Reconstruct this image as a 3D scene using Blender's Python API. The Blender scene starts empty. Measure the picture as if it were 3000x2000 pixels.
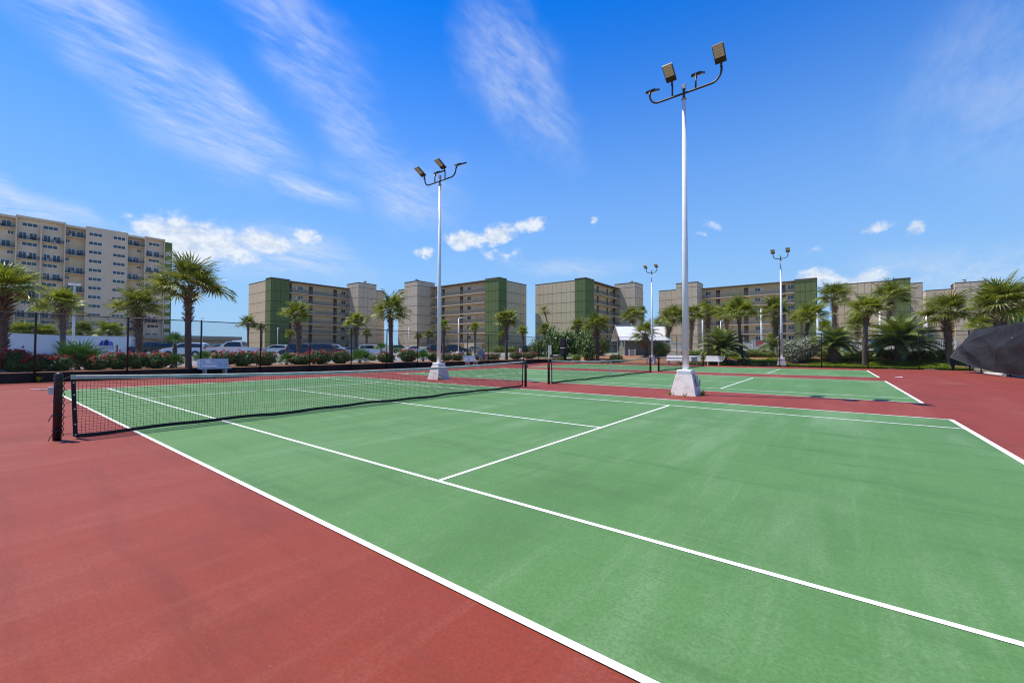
import bpy, bmesh, math, random
from mathutils import Vector, Matrix
import numpy as np

random.seed(7)
S = bpy.context.scene
COL = S.collection
R = math.radians

# ------------------------------------------------------------------ camera
CAM = (9.91162, -1.84589, 1.45434)
FPX, YAW, PITCH, ROLL = 1226.41, -0.65624, 0.021974, 0.002127   # focal length for a 3000 px wide picture
cd = bpy.data.cameras.new('camera'); cam = bpy.data.objects.new('camera', cd); COL.objects.link(cam)
cd.sensor_width = 36.0; cd.lens = FPX / 3000 * 36.0; cd.clip_start = 0.05; cd.clip_end = 5000
_F = Vector((math.sin(YAW)*math.cos(PITCH), math.cos(YAW)*math.cos(PITCH), math.sin(PITCH)))
_Rt = Vector((math.cos(YAW), -math.sin(YAW), 0)); _U = _Rt.cross(_F)
_R2 = _Rt*math.cos(ROLL) + _U*math.sin(ROLL); _U2 = -_Rt*math.sin(ROLL) + _U*math.cos(ROLL)
m3 = Matrix((_R2, _U2, -_F)).transposed()
cam.matrix_world = Matrix.Translation(CAM) @ m3.to_4x4()
S.camera = cam
S.cycles.max_bounces = 5; S.cycles.diffuse_bounces = 3; S.cycles.glossy_bounces = 2; S.cycles.transparent_max_bounces = 4
S.cycles.pixel_filter_type = 'BLACKMAN_HARRIS'; S.cycles.filter_width = 1.15
S.render.resolution_x = 1024; S.render.resolution_y = 682

# ------------------------------------------------------------------ sun and sky
SUN_DIR = Vector((-0.43, -0.155, 1.0)).normalized()          # towards the sun
sl = bpy.data.lights.new('sun', 'SUN'); sl.energy = 4.6; sl.angle = R(0.53); sl.color = (1.0, 0.94, 0.84)
so = bpy.data.objects.new('sun', sl); COL.objects.link(so)
so.rotation_euler = SUN_DIR.to_track_quat('Z', 'Y').to_euler(); so.location = (0, 0, 60)
W = bpy.data.worlds.new('World'); S.world = W; W.use_nodes = True
W.cycles.sampling_method = 'MANUAL'; W.cycles.sample_map_resolution = 256
S.view_settings.view_transform = 'Standard'; S.view_settings.look = 'None'
S.view_settings.gamma = 1.0; S.view_settings.use_curve_mapping = False
S.view_settings.exposure = 0.45

def noise_col(N, L, d):
    n = N.new('ShaderNodeRGB'); n.outputs[0].default_value = (3.2, 3.7, 4.5, 1); return n.outputs[0]
def world_nodes():
    nt = W.node_tree; N = nt.nodes; L = nt.links; N.clear()
    def math_(op, a, b=None, clamp=False):
        n = N.new('ShaderNodeMath'); n.operation = op; n.use_clamp = clamp
        for i, v in enumerate((a, b)):
            if v is None: continue
            if isinstance(v, (int, float)): n.inputs[i].default_value = v
            else: L.new(v, n.inputs[i])
        return n.outputs[0]
    out = N.new('ShaderNodeOutputWorld'); bg = N.new('ShaderNodeBackground'); L.new(bg.outputs[0], out.inputs[0])
    bg.inputs[1].default_value = 0.14
    sky = N.new('ShaderNodeTexSky'); sky.sky_type = 'NISHITA'; sky.sun_disc = False
    el = math.asin(SUN_DIR.z); sky.sun_elevation = el
    sky.sun_rotation = math.atan2(SUN_DIR.x, SUN_DIR.y)
    sky.altitude = 0; sky.air_density = 1.0; sky.dust_density = 0.1; sky.ozone_density = 3.0
    hs = N.new('ShaderNodeHueSaturation'); L.new(sky.outputs[0], hs.inputs['Color'])
    hs.inputs['Saturation'].default_value = 1.6; hs.inputs['Hue'].default_value = 0.5; hs.inputs['Value'].default_value = 1.0
    geo = N.new('ShaderNodeTexCoord'); d = geo.outputs['Generated']
    sep = N.new('ShaderNodeSeparateXYZ'); L.new(d, sep.inputs[0])
    az = math_('MULTIPLY', math_('ARCTAN2', sep.outputs[0], sep.outputs[1]), 57.29578)
    elv = math_('MULTIPLY', math_('ARCSINE', sep.outputs[2]), 57.29578)
    ae = N.new('ShaderNodeCombineXYZ'); L.new(az, ae.inputs[0]); L.new(elv, ae.inputs[1])
    # noise on a flat cloud layer far overhead (real perspective towards the horizon)
    hz = math_('ADD', math_('MAXIMUM', sep.outputs[2], 0.0), 0.16)
    px_ = math_('DIVIDE', sep.outputs[0], hz); py_ = math_('DIVIDE', sep.outputs[1], hz)
    pl = N.new('ShaderNodeCombineXYZ'); L.new(px_, pl.inputs[0]); L.new(py_, pl.inputs[1])
    def noise(vec, rot, scale, sc, det, rough, dist=0.0):
        mp = N.new('ShaderNodeMapping'); L.new(vec, mp.inputs[0])
        mp.inputs['Rotation'].default_value = (0, 0, R(rot)); mp.inputs['Scale'].default_value = scale
        n = N.new('ShaderNodeTexNoise'); L.new(mp.outputs[0], n.inputs['Vector'])
        n.inputs['Scale'].default_value = sc; n.inputs['Detail'].default_value = det
        n.inputs['Roughness'].default_value = rough; n.inputs['Distortion'].default_value = dist
        return n.outputs[0]
    def remap(v, a, b, lo=0.0, hi=1.0):
        n = N.new('ShaderNodeMapRange'); n.interpolation_type = 'SMOOTHSTEP'; L.new(v, n.inputs[0])
        n.inputs[1].default_value = a; n.inputs[2].default_value = b; n.inputs[3].default_value = lo; n.inputs[4].default_value = hi
        return n.outputs[0]
    def ell(c, rad, rot, wae):
        mp = N.new('ShaderNodeMapping'); mp.vector_type = 'TEXTURE'; L.new(wae, mp.inputs[0])
        mp.inputs['Location'].default_value = (c[0], c[1], 0); mp.inputs['Rotation'].default_value = (0, 0, R(rot))
        mp.inputs['Scale'].default_value = (rad[0], rad[1], 1)
        ln = N.new('ShaderNodeVectorMath'); ln.operation = 'LENGTH'; L.new(mp.outputs[0], ln.inputs[0])
        return remap(ln.outputs['Value'], 1.0, 0.1)
    # warp the angular coordinates so that banks get ragged edges
    def warp(sc, det, amp):
        wn = N.new('ShaderNodeTexNoise'); L.new(d, wn.inputs['Vector']); wn.inputs['Scale'].default_value = sc; wn.inputs['Detail'].default_value = det
        wv = N.new('ShaderNodeVectorMath'); wv.operation = 'MULTIPLY_ADD'; L.new(wn.outputs['Color'], wv.inputs[0])
        wv.inputs[1].default_value = (amp[0], amp[1], 0); wv.inputs[2].default_value = (-amp[0]/2, -amp[1]/2, 0)
        wa = N.new('ShaderNodeVectorMath'); wa.operation = 'ADD'; L.new(ae.outputs[0], wa.inputs[0]); L.new(wv.outputs[0], wa.inputs[1])
        return wa.outputs[0]
    wide_w = warp(4.5, 4, (16, 9)); fine_w = warp(24, 4, (3.2, 1.5))
    def azel(x, y):
        v = (_F + _R2*((x-1500)/FPX) - _U2*((y-1000)/FPX)).normalized()
        return (math.degrees(math.atan2(v.x, v.y)), math.degrees(math.asin(v.z)))
    cirrus = None
    def acc(a, b): return b if a is None else math_('MAXIMUM', a, b)
    for x, y, rx, ry, rot, k in [(390, 170, 20, 7.5, -33, .92), (700, 340, 11, 4.0, -35, 1.0), (900, 150, 13, 5.5, -42, .8), (1040, 330, 10, 6, -52, .6),
                                 (600, 400, 12, 4.5, -24, .72), (1500, 240, 13, 7.5, -50, .68), (880, 575, 7.5, 2.4, -14, .85),
                                 (1170, 560, 12, 6.0, -10, .62), (10, 605, 9, 1.8, -12, .8), (2960, 210, 9, 11, 0, .32), (2900, 770, 16, 4, 8, .5),
                                 (1650, 790, 14, 2.4, 2, .55), (830, 768, 14, 4.2, -6, 1.0)]:
        e = math_('MULTIPLY', ell(azel(x, y), (rx, ry), rot, wide_w), k)
        cirrus = acc(cirrus, e)
    # the rest of the sky outside this view carries the same broken cirrus
    far = math_('MULTIPLY', remap(noise(pl.outputs[0], 20, (1, .45, 1), 0.8, 3, .5), .52, .72), .5)
    wide = remap(az, -95, -110); wide2 = remap(az, 28, 45)
    cirrus = math_('MAXIMUM', cirrus, math_('MULTIPLY', far, math_('MAXIMUM', wide, wide2)))
    streak = noise(pl.outputs[0], 35, (2.0, .9, 1), 2.4, 7, .62, 0.6)
    ripple = noise(pl.outputs[0], -38, (5, 1.7, 1), 7.5, 4, .55, 0.4)
    tex = math_('ADD', math_('MULTIPLY', remap(streak, .25, .78), .80), math_('MULTIPLY', remap(ripple, .36, .72), .24))
    cir = math_('MULTIPLY', math_('MULTIPLY', cirrus, tex), .98, True)
    puff = None
    for x, y, rx, ry, rot, k in [(545, 704, 5.4, 2.7, -2, 1.15), (650, 722, 4.2, 1.6, -8, 1.05), (765, 706, 3.4, 1.4, -8, 1.05), (893, 690, 2.0, 1.0, 14, .9), (1245, 742, 1.6, .9, 6, .85),
                                 (1370, 704, 3.2, 1.3, 4, 1.05), (1460, 686, 3.2, 1.3, 12, 1.05), (1560, 660, 3.0, 1.1, 10, 1.0), (1746, 644, 0.6, .45, 10, .85), (2052, 685, 1.0, .4, 0, .75),
                                 (2572, 665, 1.3, .6, 8, .85), (2682, 664, 1.0, .8, 45, .9), (2395, 815, 3.0, 1.0, 0, .95), (2530, 815, 3.0, 1.0, 0, .9),
                                 (2090, 655, 2.2, .9, -20, .45), (1470, 745, 4, 1.2, 0, .5), (2380, 735, 1.2, .6, 40, .35)]:
        puff = acc(puff, math_('MULTIPLY', ell(azel(x, y), (rx*1.45, ry*1.6), rot, fine_w), k))
    pn = noise(d, 0, (1, 1, 1.5), 34, 6, .62, .2)
    pf = math_('MULTIPLY', remap(math_('ADD', puff, math_('MULTIPLY', math_('SUBTRACT', pn, .5), 1.7)), .22, 1.05), remap(puff, 0.03, .45), True)
    haze = remap(elv, 44, -3, 0, .96)
    def mix(a, col, f):
        n = N.new('ShaderNodeMix'); n.data_type = 'RGBA'; L.new(f, n.inputs[0]); L.new(a, n.inputs[6])
        if isinstance(col, tuple): n.inputs[7].default_value = col
        else: L.new(col, n.inputs[7])
        return n.outputs[2]
    tint = N.new('ShaderNodeMix'); tint.data_type = 'RGBA'; tint.blend_type = 'MULTIPLY'; tint.inputs[0].default_value = 1.0
    L.new(hs.outputs[0], tint.inputs[6]); tint.inputs[7].default_value = (.62, .83, 1.16, 1)
    c = mix(tint.outputs[2], (1.75, 2.95, 4.45, 1), haze)
    c = mix(c, (3.7, 4.15, 4.9, 1), cir)
    shade = mix(noise_col(N, L, d), (4.6, 4.85, 5.2, 1), remap(pn, .35, .65))      # greyer hollows inside the puffs
    c = mix(c, shade, math_('MULTIPLY', pf, .92))
    L.new(c, bg.inputs[0])
world_nodes()

# ------------------------------------------------------------------ pixel -> place helpers (a pixel gives a direction, D is the distance in metres)
def pd(x, y): return _F + _R2*((x-1500)/FPX) - _U2*((y-1000)/FPX)
def P(x, y, D): return Vector(CAM) + pd(x, y)*D
def ramp(t, a, b): return min(1.0, max(0.0, (t-a)/(b-a)))
COURT_W, COURT_E, COURT_N, COURT_S = -18.0, 18.0, 44.4, -9.0
def gz(u, v):                      # height of the land round the courts
    w = (0.42 + 0.005*min(58, max(0, -18.1-u))) if u < -18.21 else 0.0
    n = 0.85*(ramp(v, 44.6, 50.5)**1.1) + 0.15*ramp(v, 52, 75)
    e = 0.8*ramp(u, 18.4, 27)
    return max(w, n, e)
def spot(x, D):                    # ground position under picture column x at distance D
    p = P(x, 1027, D); return Vector((p.x, p.y, gz(p.x, p.y)))
def d_on_v(x, v): return (v-CAM[1]) / pd(x, 1027).y
def d_on_u(x, u): return (u-CAM[0]) / pd(x, 1027).x

# ------------------------------------------------------------------ materials
MATS = {}
def mat(name, col, rough=0.7, var=0.0, vs=3.0, bump=0.0, bs=40.0, metal=0.0, spec=0.5, col2=None, stretch=(1,1,1), sub=0.0, coat=0.0, detail=5, lo=.35, hi=.65, island=0.0):
    if name in MATS: return MATS[name]
    m = bpy.data.materials.new(name); m.use_nodes = True; nt = m.node_tree; N = nt.nodes; L = nt.links
    b = N['Principled BSDF']; b.inputs['Roughness'].default_value = rough; b.inputs['Metallic'].default_value = metal
    b.inputs['Specular IOR Level'].default_value = spec
    if coat: b.inputs['Coat Weight'].default_value = coat; b.inputs['Coat Roughness'].default_value = .08
    c = (*col, 1)
    tc = N.new('ShaderNodeTexCoord')
    if var or col2:
        c2 = (*col2, 1) if col2 else (*[min(1, x*(1+var)) for x in col], 1)
        c1 = c if col2 else (*[x*(1-var) for x in col], 1)
        mp = N.new('ShaderNodeMapping'); mp.inputs['Scale'].default_value = stretch; L.new(tc.outputs['Object'], mp.inputs[0])
        n = N.new('ShaderNodeTexNoise'); n.inputs['Scale'].default_value = vs; n.inputs['Detail'].default_value = detail; n.inputs['Roughness'].default_value = .6
        L.new(mp.outputs[0], n.inputs['Vector'])
        mr = N.new('ShaderNodeMapRange'); mr.inputs[1].default_value = lo; mr.inputs[2].default_value = hi; L.new(n.outputs[0], mr.inputs[0])
        fac = mr.outputs[0]
        if island:
            g = N.new('ShaderNodeNewGeometry'); mm = N.new('ShaderNodeMix'); mm.inputs[0].default_value = island
            L.new(fac, mm.inputs[2]); L.new(g.outputs['Random Per Island'], mm.inputs[3]); fac = mm.outputs[0]
        mx = N.new('ShaderNodeMix'); mx.data_type = 'RGBA'; mx.inputs[6].default_value = c1; mx.inputs[7].default_value = c2
        L.new(fac, mx.inputs[0]); L.new(mx.outputs[2], b.inputs['Base Color'])
    else: b.inputs['Base Color'].default_value = c
    if bump:
        n = N.new('ShaderNodeTexNoise'); n.inputs['Scale'].default_value = bs; n.inputs['Detail'].default_value = 4; L.new(tc.outputs['Object'], n.inputs['Vector'])
        bp = N.new('ShaderNodeBump'); bp.inputs['Strength'].default_value = bump; bp.inputs['Distance'].default_value = .02
        L.new(n.outputs[0], bp.inputs['Height']); L.new(bp.outputs[0], b.inputs['Normal'])
    if sub:                                       # thin leaves let light through
        tr = N.new('ShaderNodeBsdfTranslucent'); ms = N.new('ShaderNodeMixShader'); ms.inputs[0].default_value = sub
        src = b.inputs['Base Color']
        if src.is_linked: L.new(src.links[0].from_socket, tr.inputs[0])
        else: tr.inputs[0].default_value = c
        L.new(b.outputs[0], ms.inputs[1]); L.new(tr.outputs[0], ms.inputs[2]); L.new(ms.outputs[0], N['Material Output'].inputs[0])
    MATS[name] = m; return m

def court_mat(name, base, worn, dark):
    m = bpy.data.materials.new(name); m.use_nodes = True; nt = m.node_tree; N = nt.nodes; L = nt.links; b = N['Principled BSDF']
    tc = N.new('ShaderNodeTexCoord'); co = tc.outputs['Object']
    def noise(sc, det, stretch=(1,1,1), rot=0, rough=.6):
        mp = N.new('ShaderNodeMapping'); mp.inputs['Scale'].default_value = stretch; mp.inputs['Rotation'].default_value = (0,0,R(rot)); L.new(co, mp.inputs[0])
        n = N.new('ShaderNodeTexNoise'); n.inputs['Scale'].default_value = sc; n.inputs['Detail'].default_value = det; n.inputs['Roughness'].default_value = rough
        L.new(mp.outputs[0], n.inputs['Vector']); return n.outputs[0]
    def rng(v, a, b_, lo=0, hi=1):
        n = N.new('ShaderNodeMapRange'); n.interpolation_type = 'SMOOTHSTEP'; L.new(v, n.inputs[0])
        for i, q in enumerate((a, b_, lo, hi)): n.inputs[i+1].default_value = q
        return n.outputs[0]
    def mix(f, a, c):
        n = N.new('ShaderNodeMix'); n.data_type = 'RGBA'; L.new(f, n.inputs[0])
        if isinstance(a, tuple): n.inputs[6].default_value = (*a, 1)
        else: L.new(a, n.inputs[6])
        n.inputs[7].default_value = (*c, 1); return n.outputs[2]
    c = mix(rng(noise(.9, 6, (1, .16, 1), 12, .7), .47, .70, 0, .75), base, worn)      # worn, broomed streaks
    c = mix(rng(noise(1.3, 6, (.22, 1.5, 1), -20, .7), .48, .72, 0, .75), c, dark)
    c = mix(rng(noise(2.2, 7, (1.6, .10, 1), 5, .75), .50, .70, 0, .45), c, worn)      # fine lengthwise brush marks
    c = mix(rng(noise(3.0, 6, (.14, 1.8, 1), 28, .75), .54, .70, 0, .40), c, dark)
    c = mix(rng(noise(.45, 5, (1, .5, 1), 60), .50, .66, 0, .50), c, dark)             # old damp stains
    c = mix(rng(noise(9, 6, (1, 1, 1), 0, .8), .50, .75, 0, .35), c, worn)
    c = mix(rng(noise(45, 4, (1, 1, 1), 0, .8), .38, .66, 0, .60), c, dark)            # grit
    c = mix(rng(noise(110, 2), .70, .78, 0, .40), c, (.70, .66, .60))                 # sand grains in the acrylic
    L.new(c, b.inputs['Base Color'])
    b.inputs['Roughness'].default_value = .7; b.inputs['Specular IOR Level'].default_value = .22
    b.inputs['Sheen Weight'].default_value = .03; b.inputs['Sheen Roughness'].default_value = .55; b.inputs['Sheen Tint'].default_value = (1, .93, .88, 1)
    bp = N.new('ShaderNodeBump'); bp.inputs['Strength'].default_value = .22; bp.inputs['Distance'].default_value = .004
    L.new(noise(240, 3), bp.inputs['Height']); L.new(bp.outputs[0], b.inputs['Normal'])
    MATS[name] = m; return m

M_RED = court_mat('red court acrylic', (.226, .034, .016), (.275, .070, .044), (.150, .024, .012))
M_GREEN = court_mat('green court acrylic', (.088, .198, .057), (.165, .272, .128), (.054, .134, .035))
M_LINE = mat('white line paint', (.84, .83, .80), .6, 0, 14, .15, 260, col2=(.66, .66, .60), detail=8, lo=.55, hi=.85)
M_ASPH = mat('parking asphalt', (.20, .195, .185), .9, .22, .6, .2, 90, lo=.3, hi=.7)
M_SAND = mat('sandy ground', (.30, .27, .20), .95, .25, .15, .2, 30)
M_MULCH = mat('pine straw mulch', (.19, .080, .034), .95, .45, 9, .8, 60, col2=(.36, .19, .095))
M_LAWN = mat('lawn grass', (.085, .15, .025), .9, .3, 5, .8, 120)
M_CONC = mat('concrete', (.52, .48, .43), .85, .16, 5, .5, 45)
M_CONCL = mat('painted concrete', (.78, .70, .62), .8, 0, 3.5, .6, 45, col2=(.58, .47, .39), detail=9, lo=.5, hi=.75)
M_TIMBER = mat('weathered timber', (.024, .019, .016), .9, .6, 6, .7, 40, stretch=(1, .2, 1))
M_BLACK = mat('black painted steel', (.012, .012, .013), .45, .2, 8)
M_WIRE = mat('black vinyl wire', (.014, .014, .015), .5)
M_NET = mat('black net twine', (.012, .012, .014), .8)
M_BAND = mat('headband canvas', (.40, .42, .34), .85, .2, 3, .3, 120)
M_STRAP = mat('white strap', (.72, .72, .70), .8)
M_WHITE = mat('white paint', (.78, .78, .77), .35, .04, 4)
M_WHITEM = mat('white pole paint', (.72, .72, .72), .3, .05, 3)
M_BRONZE = mat('dark bronze metal', (.035, .024, .018), .45, .2, 6, metal=.3)
M_LENS = mat('lamp lens', (.50, .44, .34), .25, .1, 30, spec=.6)
M_GREY = mat('grey metal', (.36, .37, .38), .45, .1, 6, metal=.4)
M_RUST = mat('rusty steel', (.30, .15, .07), .8, .3, 20)
M_BENCH = mat('white bench paint', (.74, .73, .72), .5, .1, 12, .2, 60)
M_BENCHLEG = mat('concrete bench leg', (.50, .38, .34), .85, .2, 14, .4, 60)
M_BEIGE = mat('beige panel', (.61, .47, .30), .85, .10, .8, .25, 22, stretch=(.6, .6, 4))
M_BEIGE2 = mat('beige stucco', (.60, .49, .34), .9, .06, .5, .2, 30)
M_TOWER = mat('grey beige panel', (.57, .455, .32), .85, .10, .8, .25, 22, stretch=(.6, .6, 4))
M_JOINT = mat('dark joint and passage shade', (.07, .06, .05), .9)  # joint backing; also the painted shade of the walkway openings
M_OLIVE = mat('green panel', (.125, .160, .052), .85, .08, .8, .25, 22, stretch=(.6, .6, 4))
M_TRIM = mat('brown roof trim', (.16, .12, .085), .7)
M_DOORD = mat('painted recess shade', (.060, .045, .036), .8)
M_SLAB = mat('slab edge', (.62, .50, .36), .85, .06, 2)
M_RAIL = mat('brown railing', (.22, .165, .12), .6)
M_RAILB = mat('black railing', (.02, .02, .022), .5)
M_STUCCO = mat('tower stucco', (.62, .495, .355), .92, .05, .3, .15, 30)
M_WFRAME = mat('white window frame', (.78, .78, .76), .45)
M_GLASS = mat('window glass', (.018, .028, .042), .06, .3, .4, spec=.9)
M_TRUNK = mat('palm trunk', (.085, .060, .045), .95, .45, 14, .9, 35, col2=(.20, .155, .125), stretch=(1, 1, 3))
M_BOOT = mat('palm boots', (.085, .050, .030), .95, .4, 9, .4, 40, col2=(.26, .17, .11), island=.6)
M_FROND = mat('palm frond', (.052, .090, .009), .46, 0, 1.6, 0, 1, col2=(.30, .31, .045), sub=.34, island=.75, spec=.55)  # dark and yellow leaf tones put shade and sunlit highlights into the colour
M_FROND2 = mat('young palm frond', (.060, .120, .008), .46, 0, 1.6, 0, 1, col2=(.36, .36, .035), sub=.36, island=.75, spec=.55)  # brighter fronds, shade and highlights again painted into the leaf tones
M_PALMETTO = mat('palmetto frond', (.030, .115, .014), .42, 0, 2, 0, 1, col2=(.10, .20, .035), sub=.28, island=.5, spec=.6)
M_DEADF = mat('dry frond', (.28, .20, .10), .8, .3, 4, sub=.2)
M_PETI = mat('petiole', (.17, .19, .055), .6, .2, 5)
M_DATE = mat('date palm frond', (.040, .090, .012), .48, 0, 2, 0, 1, col2=(.22, .26, .05), sub=.25, island=.5)
M_ROSEL = mat('rose leaf', (.022, .070, .012), .38, 0, 6, 0, 1, col2=(.13, .23, .04), sub=.2, island=.8, spec=.4)
M_ROSEN = mat('bronze new growth', (.20, .055, .022), .5, 0, 6, 0, 1, col2=(.13, .12, .03), sub=.2, island=.8)
M_ROSEF = mat('red rose petal', (.58, .012, .022), .55, 0, 8, 0, 1, col2=(.74, .06, .07), sub=.15, island=.7)
M_STEM = mat('woody stem', (.07, .05, .032), .9, .3, 10)
M_LEAF = mat('shrub leaf', (.026, .080, .010), .42, 0, 4, 0, 1, col2=(.20, .26, .035), sub=.2, island=.75, spec=.6)
M_HEDGE = mat('hedge leaf', (.040, .10, .008), .5, 0, 4, 0, 1, col2=(.24, .27, .02), sub=.2, island=.75)
M_VARIE = mat('pale shrub leaf', (.045, .085, .030), .45, 0, 4, 0, 1, col2=(.52, .52, .36), sub=.15, island=.85, lo=.5, hi=.8)
M_COVER = mat('ground cover leaf', (.075, .17, .008), .5, 0, 4, 0, 1, col2=(.34, .40, .02), sub=.2, island=.7)
M_CLOTH = mat('black windscreen fabric', (.020, .020, .024), .75, .25, 1.6, .12, 300, spec=.25)
M_SIDING = mat('sage siding', (.21, .235, .175), .7, .05, 1.5)
M_ROOFW = mat('white metal roof', (.70, .70, .69), .35, .03, 2)
M_RUBBER = mat('tyre rubber', (.018, .018, .019), .8)
M_RIM = mat('wheel rim', (.45, .46, .48), .3, metal=.8)
M_CGLASS = mat('car glass', (.02, .03, .035), .05, spec=.8)
M_HEADL = mat('headlight glass', (.6, .62, .65), .12)
M_TAIL = mat('tail light', (.42, .012, .010), .2)
M_BRICK = mat('brick pier', (.21, .115, .095), .9, .3, 12, .4, 40)
M_FLAGR = mat('red board', (.58, .11, .10), .6, .1, 4)
M_BLUE = mat('blue plastic', (.03, .14, .42), .5, .1, 6)
M_NAVY = mat('navy print', (.010, .018, .16), .5)
M_ROYAL = mat('royal blue print', (.015, .055, .40), .5)
M_SKYB = mat('bright blue print', (.05, .17, .60), .5)
M_TEXT = mat('dark print', (.05, .05, .06), .6)
M_TRAILER = mat('white trailer skin', (.74, .75, .76), .45, .05, 1.5, .1, 30)
M_SEA = mat('sea', (.03, .09, .13), .25)
def paint(n, c, metal=.0): return mat('car paint ' + n, c, .28, metal=metal, coat=.8)

# ------------------------------------------------------------------ mesh helpers
class MB:
    def __init__(s): s.v = []; s.f = []; s.sm = []
    def add(s, vs, fs, smooth=False):
        o = len(s.v); s.v += [tuple(q) for q in vs]; s.f += [tuple(i+o for i in f) for f in fs]; s.sm += [smooth]*len(fs)
    def box(s, a, b):
        (x0,y0,z0),(x1,y1,z1) = a,b
        x0,x1 = min(x0,x1),max(x0,x1); y0,y1 = min(y0,y1),max(y0,y1); z0,z1 = min(z0,z1),max(z0,z1)
        s.add([(x0,y0,z0),(x1,y0,z0),(x1,y1,z0),(x0,y1,z0),(x0,y0,z1),(x1,y0,z1),(x1,y1,z1),(x0,y1,z1)],
              [(0,3,2,1),(4,5,6,7),(0,1,5,4),(1,2,6,5),(2,3,7,6),(3,0,4,7)])
    def frustum(s, c, w0, d0, w1, d1, z0, z1):
        x, y = c
        s.add([(x-w0,y-d0,z0),(x+w0,y-d0,z0),(x+w0,y+d0,z0),(x-w0,y+d0,z0),(x-w1,y-d1,z1),(x+w1,y-d1,z1),(x+w1,y+d1,z1),(x-w1,y+d1,z1)],
              [(0,3,2,1),(4,5,6,7),(0,1,5,4),(1,2,6,5),(2,3,7,6),(3,0,4,7)])
    def tube(s, pts, rad, n=8, caps=True, smooth=True):
        pts = [Vector(p) for p in pts]; rads = rad if isinstance(rad, (list, tuple)) else [rad]*len(pts)
        up = None; vs = []
        for i, p in enumerate(pts):
            t = (pts[min(i+1, len(pts)-1)] - pts[max(i-1, 0)]).normalized()
            if up is None:
                up = Vector((0,0,1)) if abs(t.z) < .9 else Vector((1,0,0))
            a = t.cross(up).normalized(); b = a.cross(t); up = b
            for k in range(n):
                q = 2*math.pi*k/n; vs.append(p + (a*math.cos(q) + b*math.sin(q))*rads[i])
        fs = []
        for i in range(len(pts)-1):
            for k in range(n):
                fs.append((i*n+k, i*n+(k+1)%n, (i+1)*n+(k+1)%n, (i+1)*n+k))
        s.add(vs, fs, smooth)
        if caps:
            o = len(s.v)-len(vs); s.f += [tuple(o+k for k in range(n)), tuple(o+(len(pts)-1)*n+n-1-k for k in range(n))]; s.sm += [False, False]
    def prism(s, poly, y0, y1, axis='y'):
        n = len(poly)
        if axis == 'y': vs = [(x, y0, z) for x, z in poly] + [(x, y1, z) for x, z in poly]
        elif axis == 'x': vs = [(y0, x, z) for x, z in poly] + [(y1, x, z) for x, z in poly]
        else: vs = [(x, z, y0) for x, z in poly] + [(x, z, y1) for x, z in poly]
        s.add(vs, [tuple(range(n)), tuple(range(2*n-1, n-1, -1))] + [(i, i+n, (i+1)%n+n, (i+1)%n) for i in range(n)])
    def quad(s, a, b, c, d): s.add([a,b,c,d], [(0,1,2,3)])
    def mesh(s, name, m, recalc=True):
        me = bpy.data.meshes.new(name); me.from_pydata(s.v, [], s.f)
        me.polygons.foreach_set('use_smooth', s.sm)
        if m: me.materials.append(m)
        if recalc and len(s.f) < 4000:
            bm = bmesh.new(); bm.from_mesh(me); bmesh.ops.recalc_face_normals(bm, faces=bm.faces); bm.to_mesh(me); bm.free()
        me.update(); return me
    def build(s, name, m, parent=None, loc=(0,0,0), rot=0.0, recalc=True): return inst(name, s.mesh(name, m, recalc), parent, loc, rot)
def inst(name, me, parent=None, loc=(0,0,0), rot=0.0, scale=None):
    o = bpy.data.objects.new(name, me); COL.objects.link(o); o.location = loc
    o.rotation_euler = rot if isinstance(rot, (tuple, list)) else (0,0,rot)
    if scale: o.scale = scale if isinstance(scale, (tuple, list)) else (scale,)*3
    if parent: o.parent = parent
    return o
def tag(o, label, cat, group=None):
    o['label'] = label; o['category'] = cat
    if group: o['group'] = group
    return o
def thing(name, label, cat, loc=(0,0,0), rot=0.0, group=None):
    o = bpy.data.objects.new(name, None); COL.objects.link(o); o.location = loc; o.rotation_euler = (0,0,rot); o.empty_display_size = .2
    return tag(o, label, cat, group)
def struct(o): o['kind'] = 'structure'; return o
def stuff(o): o['kind'] = 'stuff'; return o
def box_obj(name, a, b, m, parent=None):
    mb = MB(); mb.box(a, b); return mb.build(name, m, parent)
def bevel(o, w, seg=2):
    bm = bmesh.new(); bm.from_mesh(o.data); bmesh.ops.bevel(bm, geom=bm.edges[:], offset=w, segments=seg, affect='EDGES', profile=.7)
    bm.to_mesh(o.data); bm.free(); return o
ORD = ['first','second','third','fourth','fifth','sixth','seventh','eighth','ninth','tenth','eleventh','twelfth','thirteenth','fourteenth','fifteenth','sixteenth','seventeenth','eighteenth','nineteenth','twentieth','twenty-first','twenty-second','twenty-third','twenty-fourth','twenty-fifth','twenty-sixth']

# ------------------------------------------------------------------ the land
def land():
    xs = sorted(set([-2500,-1200,-600,-300,-220,-180,-140,-110,-90] + [-80+4*i for i in range(16)] + [-18.3,-18.22,-18.2,-18.0,-10,0,10,18.0,18.4,20,22,24,27,32,40,60,90,150,300,900,2500]))
    ys = sorted(set([-1500,-300,-60,-9.2,-9,0,10,20,30,40,44.45,44.6,45.5,46.5,47.5,48.5,49.5,50.5,52,56,60,66,75,100,140,200,300,800,2500]))
    vs = []; fs = []
    for y in ys:
        for x in xs:
            inside = -18.21 < x < 18.2 and -9.1 < y < 44.5
            vs.append((x, y, -.12 if inside else gz(x, y) - (.02 if y < 44.6 and x > -18.21 else 0)))
    n = len(xs)
    for j in range(len(ys)-1):
        for i in range(n-1): fs.append((j*n+i, j*n+i+1, (j+1)*n+i+1, (j+1)*n+i))
    mb = MB(); mb.add(vs, fs); struct(mb.build('ground', M_SAND, recalc=False))
land()
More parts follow.
